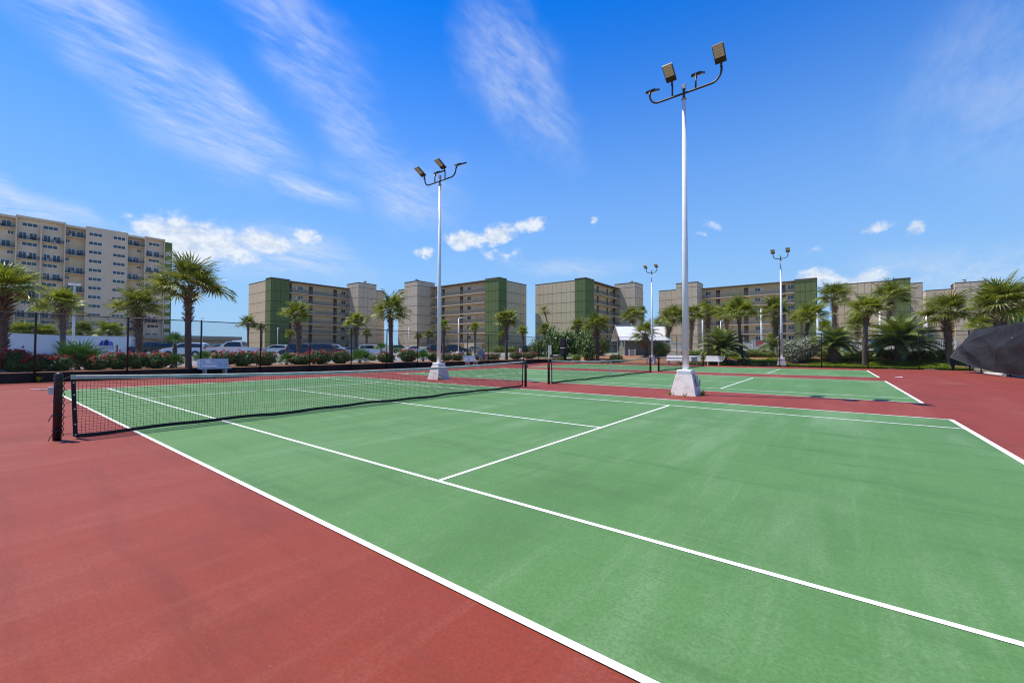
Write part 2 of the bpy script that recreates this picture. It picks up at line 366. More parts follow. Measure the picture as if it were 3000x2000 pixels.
def sheet(name, x0, x1, y0, y1, m, off=.004, step=3.0, edge=0.0, seed=0):
    rr = random.Random(seed); nx = max(1, int((x1-x0)/step)); ny = max(1, int((y1-y0)/step)); vs = []; fs = []
    for j in range(ny+1):
        for i in range(nx+1):
            x = x0+(x1-x0)*i/nx; y = y0+(y1-y0)*j/ny
            if edge and i == (0 if name == 'flower_bed' else i if i in (0, nx) else -1): x += rr.uniform(-edge, edge)
            if edge and j in (0, ny): y += rr.uniform(-edge, edge)
            vs.append((x, y, gz(x, y)+off))
    for j in range(ny):
        for i in range(nx): fs.append((j*(nx+1)+i, j*(nx+1)+i+1, (j+1)*(nx+1)+i+1, (j+1)*(nx+1)+i))
    mb = MB(); mb.add(vs, fs); return struct(mb.build(name, m, recalc=False))
sheet('parking_lot', -98, -22.4, -60, 70, M_ASPH, .012, 2.0)
sheet('flower_bed', -22.2, -18.23, -9, 44, M_MULCH, .02, .8, .12, 1)
sheet('mulch_bank', -17, 18.2, 44.62, 51.5, M_MULCH, .02, .6, .05, 2)
sheet('lawn', -30, -17.2, 46.5, 56, M_LAWN, .03, 1.0, .2, 3)
struct(box_obj('pool_deck', (-9, 53.2, .3), (60, 74, 1.42), M_CONC))
struct(box_obj('path', (-19.6, 44.75, 0.35), (-17.3, 47, .50), M_CONC))
sheet('far_lawn', -60, 90, 73, 98, M_LAWN, .03, 4)

# ------------------------------------------------------------------ courts
mb = MB(); mb.box((-18.0, -9.0, -.25), (18.15, 44.5, 0)); struct(mb.build('court_surround', M_RED))
SPACING = 14.5
COURTV = [0.0, 14.585, 28.98]
LW = .05
for i, v0 in enumerate(COURTV):
    mb = MB(); mb.quad((-11.885, v0, .004), (11.885, v0, .004), (11.885, v0+10.97, .004), (-11.885, v0+10.97, .004))
    ct = struct(mb.build('tennis_court', M_GREEN))
    def line(name, a, b, z=.008):
        mbl = MB(); mbl.quad((a[0], a[1], z), (b[0], a[1], z), (b[0], b[1], z), (a[0], b[1], z)); mbl.build(name, M_LINE, ct)
    for v in (0, 10.97): line('doubles_sideline', (-11.885, v0+v-LW/2), (11.885, v0+v+LW/2))
    for v in (1.37, 9.6): line('singles_sideline', (-11.83, v0+v-LW/2), (11.83, v0+v+LW/2))
    for u in (-6.4, 6.4): line('service_line', (u-LW/2, v0+1.40), (u+LW/2, v0+9.575))
    line('centre_service_line', (-6.37, v0+5.485-LW/2), (6.37, v0+5.485+LW/2))
    for u in (-11.86, 11.86): line('baseline', (u-.04, v0+.028), (u+.04, v0+10.94), .0095)
    for u in (-11.77, 11.77): line('centre_mark', (u-.05, v0+5.46), (u+.05, v0+5.51), .0095)

def net(v0, label, strap, first, scale_w):
    t = thing('tennis_net', label, 'tennis net', (0, v0, 0), 0, 'tennis nets')
    y0, y1 = -.95, 11.93
    if v0 > 5: y0, y1 = -.92, 11.9
    rr = random.Random(int(v0))
    for y, lab in ((y0, 0), (y1, 1)):
        b = MB(); b.tube([(0, y, 0), (0, y, 1.03), (0, y, 1.055), (0, y, 1.075), (0, y, 1.085)], [.052, .052, .051, .04, .015], 14)
        post = b.build('post', M_BLACK, t)
        s = 1 if y > 5 else -1
        cc = MB(); cc.tube([(0, y, -.012), (0, y, .012)], .058, 12); cc = cc.mesh('collar', M_BLACK)
        for z in (.16, .40, .63, .86, .98): inst('collar', cc, post, (0, 0, z))
        if (lab == 0) == first or v0 > 5:
            w = MB(); w.box((-.03, y+s*.05, .74), (.03, y+s*.11, .86)); w.tube([(0, y+s*.11, .82), (0, y+s*.18, .82)], .012, 6)
            w.tube([(0, y+s*.18, .82), (-.02, y+s*.2, .83), (-.03, y+s*.30, .832)], .008, 6); w.build('winch', M_CONC if first else M_RUST, post)
        elif first:
            w = MB(); w.box((-.03, y+.05, .78), (.03, y+.13, .88)); w.tube([(0,y+.1,.85),(.05,y+.35,.86)], .012, 6)
            w.build('winch', mat('green winch', (.02, .16, .09), .5), post)
    ya, yb = (y0+.135, y1-.15) if first else (y0+.2, y1-.2)
    if first:
        lac = MB()
        for z, dz in ((.09, 0), (.36, .03), (.57, .05), (.80, .02), (.98, .05)):
            lac.tube([(0, y0+.05, z), (.01, (y0+ya)/2, z+dz*.2-.01), (0, ya+.045*(1-z/1.03)+.015, z+dz)], .005, 5, False)
        pts = [(.02, y0+.062+.012*math.sin(k*2.1), .06+k*.031) for k in range(29)]
        lac.tube(pts, .006, 5, False)
        for z in (.1, .42): lac.tube([(0, y0-.05, z), (.01, y0-.08, z-.05), (.02, y0-.10, z-.11)], .006, 5, False)
        lac.build('lacing', M_BLACK, t)
    def top(y):
        q = (y-ya)/(yb-ya); return 1.035 - .115*(1-(2*q-1)**2)
    def bot(y): return .045 + .010*math.sin(y*1.7) + .008*math.sin(y*4.3)
    def bulge(y, q): return .03*math.sin(q*math.pi)*math.sin(y*.9+.6) + .008*math.sin(y*3.1)*(1-q)
    ln = .045 if first else .02
    def cl(y, q): return max(ya+.03+ln*(1-q), min(yb-.03-ln*(1-q), y))
    NS = 72; ys = [ya+(yb-ya)*i/NS for i in range(NS+1)]
    tb = MB()
    vs = []
    for y in ys:
        z = top(y); 
        for dx, dz in ((-.012, -.062), (-.014, -.01), (0, .004), (.014, -.01), (.012, -.062)): vs.append((dx, y, z+dz))
    fs = [(i*5+k, i*5+k+1, (i+1)*5+k+1, (i+1)*5+k) for i in range(NS) for k in range(4)]
    tb.add(vs, fs, True); tb.build('headband', M_BAND, t)
    bb = MB(); vs = []
    for y in ys:
        z = bot(y); x = bulge(y, 0)
        for dx, dz in ((-.006, -.03), (-.006, .03), (.006, .03), (.006, -.03)): vs.append((x+dx, cl(y, 0), z+dz))
    fs = [(i*4+k, i*4+(k+1)%4, (i+1)*4+(k+1)%4, (i+1)*4+k) for i in range(NS) for k in range(4)]
    bb.add(vs, fs); bb.build('bottom_band', M_NET, t)
    for yy, sgn in ((ya, 1), (yb, -1)):
        sb = MB(); lean = .022*sgn if first else .01*sgn
        sb.add([(-.008, yy, top(yy)), (-.008, yy+sgn*.055, top(yy)), (-.008, yy+sgn*.055+lean*2, .03), (-.008, yy+lean*2, .03),
                (.008, yy, top(yy)), (.008, yy+sgn*.055, top(yy)), (.008, yy+sgn*.055+lean*2, .03), (.008, yy+lean*2, .03)],
               [(0,1,2,3),(7,6,5,4),(0,4,5,1),(1,5,6,2),(2,6,7,3),(3,7,4,0)])
        side = sb.build('side_band', M_NET, t)
        if first and sgn == 1:
            g = MB(); g.tube([(.0085, 0, 0), (.0105, 0, 0)], .011, 10); g = g.mesh('grommet', M_STRAP)
            for k, q in enumerate((.12, .32, .55, .80, .97)):
                inst('grommet', g, side, (0, yy+.03+lean*2*q, top(yy)*(1-q)+.03*q))
    w = scale_w
    nm = MB(); step = .046; nseg = 5
    def strand(pts):
        vs = []; 
        for p in pts:
            for a in range(3):
                q = a*2.094+.5; vs.append((p[0]+w*math.cos(q), p[1]+(w*math.sin(q) if vert else 0), p[2]+(0 if vert else 1.25*w*math.sin(q+1))))
        fs = [(i*3+a, i*3+(a+1)%3, (i+1)*3+(a+1)%3, (i+1)*3+a) for i in range(len(pts)-1) for a in range(3)]
        nm.add(vs, fs)
    vert = True
    y = ya+.05
    while y < yb-.04:
        zt, zb = top(y)-.05, bot(y)
        strand([(bulge(y, k/nseg), cl(y+rr.uniform(-.003, .003)+.004*math.sin(k*2+y*5), k/nseg), zb+(zt-zb)*k/nseg) for k in range(nseg+1)])
        y += step
    vert = False; nh = 21
    for k in range(1, nh):
        q = k/nh
        strand([(bulge(yy, q), cl(yy, q), (bot(yy)+(top(yy)-.05-bot(yy))*q)+rr.uniform(-.002, .002)) for yy in ys])
    q0 = nm.build('net_mesh', M_NET, t, recalc=False); stuff(q0)
    if strap:
        c = MB(); c.box((-.022, 5.46, .0), (-.014, 5.51, .93)); c.box((.014, 5.46, .0), (.022, 5.51, .93)); c.box((-.022, 5.46, .925), (.022, 5.51, .935))
        c.box((-.05, 5.44, 0), (.05, 5.53, .012))
        c.build('centre_strap', M_STRAP, t)
net(0, 'nearest tennis net with crank post and loose black lacing at its near end', False, True, .0028)
net(COURTV[1], 'middle tennis net with a pale centre strap, just beyond the nearest net', True, False, .0017)
net(COURTV[2], 'farthest tennis net, in front of the white benches by the planted bank', False, False, .0017)

# ------------------------------------------------------------------ floodlight poles
def flood_head(parent, x, z, face, seed=0):
    h = bpy.data.objects.new('lamp_head', None)
    # body tilted 28 degrees up, reaching towards -v (face=-1) or +v (face=+1)
    b = MB(); b.box((-.165, 0, -.035), (.165, .60, .03)); 
    for k in range(6): b.box((-.14+.05*k, .02, .03), (-.125+.05*k, .22, .055))
    o = b.build('lamp_head', M_BRONZE, parent, (x, face*.06, z+.06))
    o.rotation_euler = (R(28)*1, 0, 0 if face > 0 else math.pi)
    bpy.data.objects.remove(h)
    l = MB()
    for k in range(4): l.box((-.145, .20+.098*k, -.041), (.145, .292+.098*k, -.0352))
    l.build('lens', M_LENS, o)
    br = MB(); br.tube([(0, -.06, -.13), (0, -.05, -.02), (0, .02, 0)], .035, 8); br.build('knuckle', M_BRONZE, o)
    return o
def flood_pole(loc, label, four, rot=0, jb=False):
    t = thing('floodlight_pole', label, 'light pole', loc, rot, 'court floodlight poles')
    b = MB(); b.frustum((0,0), .41, .41, .255, .255, -.02, .68); b.build('concrete_base', M_CONCL, t)
    o = box_obj('base_cover', (-.235, -.235, .681), (.235, .235, .83), M_WHITE, t); bevel(o, .05, 3)
    b = MB(); n = 14; b.tube([(0,0,.80), (0,0,4), (0,0,9.98)], [.108, .098, .062], 12); pole = b.build('pole', M_WHITEM, t)
    b = MB(); b.tube([(0,0,9.97), (0,0,10.02)], .078, 12); b.build('rust_collar', M_RUST, pole)
    b = MB(); b.tube([(0, -.106, 1.55), (0, -.118, 1.55)], .06, 12); b.build('hand_hole', M_GREY, pole)
    b = MB(); b.tube([(0,0,10.0), (0,0,10.34)], .042, 10)
    hw = 1.17 if four else .60; pts = []
    L0 = hw-.32
    for s in (-1, 1):
        arc = [(s*(L0+.32*math.sin(a)), 0, 10.20+.36*(1-math.cos(a))) for a in [math.pi/2*k/7 for k in range(8)]]
        arc.append((s*hw, 0, 10.66)); pts.append(arc)
    b.tube([*reversed(pts[0]), *pts[1]], .034, 10)
    if four:
        for x in (-.38, .38): b.tube([(x, 0, 10.2), (x, 0, 10.66)], .03, 8)
    b.build('cross_arm', M_BRONZE, t)
    hb = box_obj('control_box', (-.055, -.06, 10.34), (.055, .06, 10.50), M_GREY, t)
    if four:
        for x, f in four: flood_head(t, x, 10.68, f)
    else:
        for x in (-hw, hw): flood_head(t, x, 10.68, -1)
    if jb:
        o = MB(); o.box((.335, -.10, .30), (.43, .10, .52)); o.box((.28, -.06, .52), (.36, .06, .66)); o.build('junction_box', M_GREY, t)
    return t
flood_pole((5.96, 12.83, 0), 'tall white floodlight pole nearest the camera, grey box on its base', [(-1.17, 1), (-.38, -1), (.38, 1), (1.17, -1)], jb=True)
flood_pole((-6.15, 12.87, 0), 'white floodlight pole standing behind the nearest net, left of centre', [(-1.17, -1), (-.38, 1), (.38, -1), (1.17, 1)])
flood_pole((-6.3, 44.95, .05), 'distant two-lamp floodlight pole in front of the green shed', None)
flood_pole((5.96, 45.1, .05), 'two-lamp floodlight pole beside the pale flowering bush on the bank', None)

# ------------------------------------------------------------------ chain-link fences
def chain_mesh(L, H, pitch=.086, r=.0029):
    mb = MB()
    def seg(a, b):
        d = Vector(b)-Vector(a); t = d.normalized(); n1 = Vector((0,1,0)); n2 = t.cross(n1)
        vs = []
        for p in (Vector(a), Vector(b)):
            for k in range(3):
                q = k*2.0944; vs.append(p + n1*r*math.cos(q) + n2*r*math.sin(q))
        mb.add(vs, [(k, (k+1)%3, 3+(k+1)%3, 3+k) for k in range(3)])
    c = -H
    while c < L:
        for m in (0, 1):
            x0, z0, x1, z1 = c, 0.0, c+H, H
            if x0 < 0: z0 -= x0; x0 = 0
            if x1 > L: z1 -= (x1-L); x1 = L
            if x1-x0 > .02:
                if m: x0, x1 = L-x0, L-x1
                seg((x0, .003 if m else -.003, z0), (x1, .003 if m else -.003, z1))
        c += pitch
    return mb.mesh('chain_link', M_WIRE, False)
def fence(name, label, a, b, posts, z0=0.0, H=3.05, panels=True):
    a = Vector((*a, z0)); b = Vector((*b, z0)); d = (b-a); L = d.length; ang = math.atan2(d.y, d.x)
    t = thing(name, label, 'fence', a, ang)
    pm = MB(); pm.tube([(0,0,-.05), (0,0,H+.03), (0,0,H+.07)], [.038, .038, .012], 10); pme = pm.mesh('post', M_BLACK)
    for s in posts: inst('post', pme, t, (s, 0, 0))
    r_ = MB(); r_.tube([(0,0,H), (L,0,H)], .024, 8); r_.build('top_rail', M_BLACK, t)
    r_ = MB(); r_.tube([(0,0,.06), (L,0,.06)], .004, 5); r_.build('tension_wire', M_BLACK, t)
    cache = {}
    for s0, s1 in zip(posts[:-1], posts[1:]):
        k = round(s1-s0, 2)
        if k not in cache: cache[k] = chain_mesh(s1-s0, H-.05)
        if panels(s0, s1) if callable(panels) else panels: stuff(inst('wire_mesh', cache[k], t, (s0, 0, .05)))
    return t
LP = [-9.2+3.05*i for i in range(18)]
fence('chain_link_fence', 'black chain-link fence above the timber wall along the left side', (-18.0, -9.2), (-18.0, 42.9), [i*3.05 for i in range(18)])
NPOST = [-15.2, -12.85, -10.0, -6.7, -3.45, -.35, 2.75, 5.85, 9.0, 12.15, 15.25, 18.0]
fence('chain_link_fence', 'black chain-link fence across the far end in front of the palm bank', (-17.3, 44.45), (18.0, 44.45), [0.0]+[q+17.3 for q in NPOST])
fence('chain_link_fence', 'black fence on the right side that carries the black windscreen', (18.0, 44.3), (18.0, 13.8), [3.05*i for i in range(11)], panels=True)

# black screened gate panel by the brick pier
t = thing('screened_gate', 'narrow black screened gate panel beside the brick pier at the far corner', 'gate', spot(1622, 51.5)); 
q = spot(1622, 51.5); t.location = (q.x, 44.5, 0); 
box_obj('screen', (-.50, -.03, .1), (.34, .03, 3.0), M_CLOTH, t)
for x in (-.54, .38): 
    b = MB(); b.tube([(x, 0, -.05), (x, 0, 3.1)], .035, 8); b.build('post', M_BLACK, t)
b = MB(); b.box((-.50, -.045, 1.78), (.34, -.031, 1.86)); b.build('white_strip', M_STRAP, t)

# timber retaining wall below the left fence, one timber at a time
t = thing('retaining_wall', 'low dark timber retaining wall under the left fence', 'wall', (-18.15, -9, 0))
rw = random.Random(4); tm = []
for k in range(5):
    b = MB(); b.box((-.07, 0, 0), (.07, 2.42, .142)); o = b.mesh('timber', M_TIMBER); tm.append(o)
for row in range(3):
    y = -(row % 2)*1.2
    while y < 53.3:
        o = inst('timber', tm[rw.randrange(5)], t, (rw.uniform(-.012, .012) - .012*row, max(0, y), row*.145), rw.uniform(-.003, .003))
        if y < 0: o.scale = (1, .5, 1)
        y += 2.44 if y >= 0 else 1.24+ -y*0
# brick pier at the end of the wall
t = thing('brick_pier', 'short brick pier with a concrete cap at the end of the timber wall', 'pier', (-18.1, 43.9, 0))
bme = MB(); bme.box((-.105, -.05, 0), (.105, .05, .062)); bme = bme.mesh('brick', M_BRICK)
core = box_obj('core', (-.29, -.29, 0), (.29, .29, .80), M_CONC, t)
for row in range(11):
    for side in range(4):
        for k in range(3):
            off = -.22+.22*k + (.05 if row % 2 else -.05)*(-1 if side % 2 else 1)
            a = side*math.pi/2
            inst('brick', bme, t, (math.cos(a)*off-math.sin(a)*-.29, math.sin(a)*off+math.cos(a)*-.29, row*.073), a, (.98, 1, 1))
bevel(box_obj('cap', (-.37, -.37, .805), (.37, .37, .95), M_CONC, t), .02)

# ------------------------------------------------------------------ six-storey blocks (local x = along the walkway side, -y = outwards)
LEV = [3.6, 6.42, 9.2, 11.93, 14.68, 17.48]; ROOF = 20.5
_wc = {}
def window_mesh(w, h, n, depth=.08, fw=.07):
    k = (w, h, n)
    if k not in _wc:
        f = MB(); f.box((-w/2, -depth, 0), (w/2, 0, fw)); f.box((-w/2, -depth, h-fw), (w/2, 0, h))
        for i in range(n+1):
            x = -w/2 + w*i/n; a = x if i == 0 else x-fw if i == n else x-fw/2
            f.box((a, -depth, fw), (a+fw, 0, h-fw))
        g = MB(); g.box((-w/2+fw, -depth*.45, fw), (w/2-fw, -depth*.30, h-fw))
        _wc[k] = (f.mesh('window', M_WFRAME), g.mesh('pane', M_GLASS))
    return _wc[k]
def window(parent, x, y, z, w, h, n, rot=0.0):
    a, b = window_mesh(w, h, n); o = inst('window', a, parent, (x, y, z), rot); inst('pane', b, o); return o
_pc = {}
def panel(parent, m, w, h, loc, rot):
    k = (m.name, round(w, 2), round(h, 2))
    if k not in _pc:
        b = MB(); b.box((-w/2+.03, -.07, .06), (w/2-.03, 0, h-.06)); _pc[k] = b.mesh('panel', m)
    inst('panel', _pc[k], parent, loc, rot)
def panels(parent, m, p0, p1, zs, n, rot):          # wall face from p0 to p1 (local xy), outward normal = -y turned by rot
    p0 = Vector(p0); p1 = Vector(p1); w = (p1-p0).length/n
    for i in range(n):
        c = p0 + (p1-p0)*((i+.5)/n)
        for z0, z1 in zip(zs[:-1], zs[1:]): panel(parent, m, w, z1-z0, (c.x, c.y, z0), rot)
def rail_mesh(L, m, H=1.05, post=1.5, bal=.14):
    b = MB(); b.box((0, -.03, H-.05), (L, .03, H)); b.box((0, -.02, .10), (L, .02, .14))
    n = max(1, round(L/post))
    for i in range(n+1): b.box((L*i/n-.025, -.025, 0), (L*i/n+.025, .025, H))
    x = bal
    while x < L: b.box((x-.012, -.012, .14), (x+.012, .012, H-.05)); x += bal
    return b.mesh('railing', m)
def block(label, loc, kind, Lf, feats, gz0=1.0, depth=16.0, extras=()):
    sg = 1 if kind == 'P' else -1                       # P: green tower at local left, Q: at local right
    rot = math.pi/2 if kind == 'P' else 0.0
    t = thing('apartment_block', label, 'building', loc, rot, 'six-storey beige blocks')
    X = lambda s: sg*s
    fr = 4.9; sT = fr+Lf; sW = sT+6.2; sE = sW+(4.0 if kind == 'P' else 6.0)
    wt = 3.5 if kind == 'P' else 2.5
    zb = gz0-1.2
    def bx(name, s0, s1, t0, t1, z0, z1, m, par=t): return box_obj(name, (X(s0), -t0, z0), (X(s1), -t1, z1), m, par)
    bx('wall', .6, sT+.3, -1.6, -depth, zb, ROOF-.05, M_BEIGE)
    bx('wing', sT+.3, sE, wt, -depth, zb, ROOF-.05, M_TOWER)
    bx('green_core', 0.06, fr-.06, -.06, -3.35, zb, 20.8, M_JOINT)
    bx('stair_tower', sT+.05, sW-.05, 4.95, -1.7, zb, 22.0, M_JOINT)
    rf = bx('roof', .5, sT+.3, .12, -depth-.1, ROOF-.05, ROOF+.16, M_TRIM)
    bx('roof', sW, sE+.1, wt+.1, -depth-.1, ROOF-.05, ROOF+.16, M_TRIM)
    bx('green_cap', -.07, fr+.05, .08, -3.42, 20.8, 20.98, M_TRIM)
    cap = bx('tower_cap', sT-.06, sW+.06, 5.07, -1.75, 22.0, 22.14, M_TRIM)
    ch = MB(); ch.tube([(X(sT+3.9), -2.2, 22.1), (X(sT+3.9), -2.2, 23.1)], .42, 12); ch.tube([(X(sT+3.9), -2.2, 23.1), (X(sT+3.9), -2.2, 23.25)], .52, 12)
    ch.build('vent_stack', M_CONC, cap)
    zs = [gz0-.3, LEV[0]] + LEV[1:] + [ROOF-.1]
    zg = [gz0-.3] + LEV + [20.78]; zt = [gz0-.3] + LEV + [ROOF+.1, 21.98]
    # end wall at the green end; its outward direction is local -x (P) or +x (Q)
    re = -sg*math.pi/2
    bx('joint_backing', .58, .6, -3.36, -depth, gz0-.3, ROOF-.1, M_JOINT); bx('joint_backing', sW, sE, wt+.02, wt, gz0-.3, ROOF-.1, M_JOINT)
    n = round((depth-3.35)/1.44)
    panels(t, M_BEIGE, (X(.58), 3.36), (X(.58), depth), zs, n, re)
    panels(t, M_OLIVE, (X(0.06), .06), (X(.06), 3.35), zg, 3, re)
    panels(t, M_OLIVE, (X(.06), .06), (X(fr-.06), .06), zg, 4, 0)
    panels(t, M_TOWER, (X(sT+.05), -4.95), (X(sW-.05), -4.95), zt, 4, 0)
    panels(t, M_TOWER, (X(sT+.05), -4.95), (X(sT+.05), 1.6), zt, 4, re)
    panels(t, M_TOWER, (X(sW), -wt-.02), (X(sE), -wt-.02), [gz0-.3]+LEV+[ROOF-.1], 3, 0)
    panels(t, M_TOWER, (X(sW-.05), -4.95), (X(sW-.05), -wt-.06), zt, 1, -re)
    panels(t, M_TOWER, (X(sE), -wt), (X(sE), depth), [gz0-.3]+LEV+[ROOF-.1], 8, -re)
    rm = rail_mesh(Lf-.1, M_RAIL)
    for k, z in enumerate(LEV):
        bx('walkway_slab', fr, sT, 0, -1.62, z-.18, z, M_SLAB)
        if k or True: stuff(inst('railing', rm, t, (X(fr+.05) if sg > 0 else X(fr+Lf-.05), .06, z)))
        H = (LEV[k+1] if k < 5 else ROOF)-z-.2
        for f in feats:
            c = (f[1]+f[2])/2; w = f[2]-f[1]
            if f[0] == 'door':
                d = bx('recess_shade_panel', f[1], f[2], -1.57, -1.62, z, z+min(2.45, H), M_DOORD)  # flat panel, the shade of the set-back doorway painted dark brown
                bx('door', f[1]+.1, f[2]-.1, -1.545, -1.568, z+.0, z+2.1, mat('brown door', (.10, .075, .06), .6), d)
            elif f[0] == 'win': window(t, X(c), 1.6, z+1.05, round(w, 1), 1.15, 2)
            elif f[0] == 'dark': bx('passage_shade_panel', f[1], f[2], -1.575, -1.62, z, z+H, M_JOINT)  # flat dark sheet painted as the shade inside an opening
            elif f[0] == 'lamp': bx('wall_lamp', c-.14, c+.14, -1.5, -1.62, z+1.35, z+1.85, M_WFRAME)
            if f[0] in ('door', 'win'):
                l = MB(); l.tube([(X(c), .9, z+H+.02), (X(c), .9, z+H-.06)], .12, 8); l.build('ceiling_light', M_WHITE, t)
    # open ground level behind the parking
    for s in np.linspace(fr+1.5, sT-1.5, 5): bx('column', s-.15, s+.15, -.2, -.5, zb, LEV[0]-.18, M_BEIGE)
    bx('ground_wall', fr, sT, -1.0, -1.59, zb, gz0+1.0, M_BEIGE)
    for e in extras:
        bx('bin_store', *e[:6], M_BEIGE2 if len(e) > 6 else M_BEIGE)
    for k in range(5):
        s = [0.2, 4.6, 2.4, .8, sT+1][k]; zz = 20.95 if k < 4 else 22.1
        r_ = MB(); r_.tube([(X(s), .3, zz), (X(s), .3, zz+.55)], .012, 5); r_.build('lightning_rod', M_GREY, rf)
    return t
FP = [('dark', 5.0, 6.1), ('lamp', 7.2, 7.6), ('win', 7.8, 9.3), ('door', 11.0, 12.1), ('door', 18.5, 19.6), ('win', 21.0, 22.4)]
FQ = [('dark', 5.0, 6.2), ('lamp', 10.3, 10.7), ('win', 11.5, 13.0), ('door', 14.7, 15.9), ('door', 22.4, 23.4), ('win', 24.6, 26.1)]
FP3 = [('door', 9.8, 10.9), ('door', 16.2, 17.2), ('win', 18.6, 20.0), ('dark', 20.4, 22.6)]
FQ4 = [('win', 5.2, 6.6), ('door', 7.1, 8.1), ('lamp', 12.4, 12.8), ('win', 13.1, 14.5), ('door', 16.2, 17.3), ('door', 23.7, 24.8), ('win', 26.2, 27.7)]
block('beige apartment block farthest left of the six-storey group, shaded walkways facing right', (-109.2, 47.2, 0), 'P', 18.0, FP, 1.0, 16.0, extras=[(4.95, 10, 4.2, 3.9, .2, 3.2)])
block('beige apartment block behind the second light pole, green corner on its right end', (-60.4, 83.7, 0), 'Q', 22.0, FQ, 1.0, 13.3, extras=[(4.0, 7.6, 5.2, 2.2, .2, 3.4, 1), (22, 27, 5.4, 3.5, .2, 2.6, 1)])
block('beige apartment block behind the green shed with a wide panelled end wall', (-42.2, 97.9, 0), 'P', 17.3, FP3, 1.0, 16.6)
block('long beige apartment block behind the row of palms right of the nearest light pole', (6.4, 135.0, 0), 'Q', 23.6, FQ4, 1.0, 13.3)
block('beige apartment block mostly hidden by the tall palms right of the long block', (26.0, 149.4, 0), 'P', 17.3, FP3, 1.0, 16.6)
block('beige apartment block at the far right behind the windscreen fence palms', (76.0, 183.5, 0), 'Q', 26.0, FQ4, 1.0, 13.3)

# ------------------------------------------------------------------ tall tower on the left
def tower():
    t = thing('tower_block', 'tall tan tower block with balconies and a green end at far left', 'building', (-171.6, 0, 0), math.pi/2)
    # local x = v, outward = -y
    NF = 14; zk = [36.55-2.77*k for k in range(NF)]
    def bx(name, v0, v1, o0, o1, z0, z1, m, par=t): return box_obj(name, (v0, -o0, z0), (v1, -o1, z1), m, par)
    zb = -1.0
    bx('core', -30, 40.4, -2.4, -16, zb, 38.2, M_STUCCO)
    # (start, end, wall plane behind the fins, roof height)
    secs = [(-30, 5.6, -1.5, 38.9), (5.9, 15.0, -.9, 39.35), (15.35, 19.5, -1.9, 38.9), (19.5, 29.0, 0, 39.4), (29.2, 33.35, -1.9, 38.9), (33.65, 38.4, -.9, 39.3)]
    for a, b, o, h in secs:
        bx('wall', a, b, o, -2.5, zb, h-.65 if o < 0 else h, M_STUCCO)
        if o < 0: bx('parapet', a, b, -.05, -2.45, h-.64, h, M_STUCCO)
    for f, h in ((5.6, 39.4), (15.0, 39.4), (29.0, 39.35), (33.35, 39.35), (38.4, 39.35)):
        bx('fin_wall', f+.002, f+(.3 if f != 29.0 else .2)-.002, .06, -2.4, zb, h, M_STUCCO)
    bx('fin_wall', 10.25, 10.6, .1, -.95, zb, 37.2, M_STUCCO)
    bx('green_end', 38.7, 40.7, -.25, -16, zb, 38.5, M_OLIVE)
    railc = {}
    def balcony(a, b, o, z, doors):
        s = bx('balcony_slab', a, b, .02, o, z-.16, z, M_STUCCO)
        k = round(b-a, 2)
        if k not in railc: railc[k] = rail_mesh(b-a-.1, M_RAILB, 1.0, 1.6, .11)
        stuff(inst('railing', railc[k], t, (a+.05, .06, z)))
        for c, w, n in doors: window(t, c, -o, z+.02, w, 2.05, n)
        l = MB(); l.tube([(sum(d[0] for d in doors)/len(doors), -o-.08, z+2.05), (sum(d[0] for d in doors)/len(doors), -o-.08, z+2.35)], .09, 8); l.build('wall_lamp', M_WHITE, t)
        if random.random() < .6:
            q = MB(); x = random.uniform(a+.6, b-.6); q.box((x-.25, .4, z), (x+.25, .85, z+.42)); q.box((x-.25, .80, z+.42), (x+.25, .86, z+.85)); q.build('balcony_chair', M_RAILB if random.random() < .6 else M_WHITE, t)
    for k, z in enumerate(zk):
        even = k % 2 == 0
        for c in (21.66, 27.1): window(t, c, 0, z+.05, 2.95, 1.05, 3)
        if even:
            window(t, 8.3, .9, z+.05, 3.0, 1.05, 3); window(t, 12.3, .9, z+.05, 3.0, 1.05, 3)
            balcony(15.3, 19.5, -1.9, z-1.0, [(16.7, 1.5, 2), (18.5, 1.5, 2)])
            balcony(29.2, 33.35, -1.9, z-1.0, [(29.9, 1.3, 2), (31.55, 1.4, 2)])
            window(t, 35.97, .9, z+.05, 2.95, 1.05, 3)
            balcony(1.0, 5.6, -1.5, z-1.0, [(4.0, 1.7, 2)]); balcony(-9, -3, -1.5, z-1.0, [(-6, 1.7, 2)])
        else:
            balcony(5.9, 10.25, -.9, z-1.0, [(7.0, 1.5, 2), (8.95, 1.5, 2)])
            balcony(10.6, 15.0, -.9, z-1.0, [(11.65, 1.4, 2), (13.6, 1.6, 2)])
            window(t, 15.9, 1.9, z+.05, 1.0, 1.05, 2); window(t, 32.3, 1.9, z+.05, 1.15, 1.05, 2)
            balcony(33.65, 38.4, -.9, z-1.0, [(34.7, 1.45, 2), (36.6, 1.4, 2)])
            window(t, 4.8, 1.5, z+.05, 1.2, 1.05, 2)
        if k > 0:
            f = MB(); f.box((38.95, .14, z), (40.25, .25, z+1.35)); v_ = f.build('vent_frame', M_WFRAME, t)
            lv = MB(); lv.box((39.1, .12, z+.14), (40.1, .139, z+1.21)); lv.build('vent_grille', mat('grey grille', (.42, .41, .40), .7), v_)
tower()

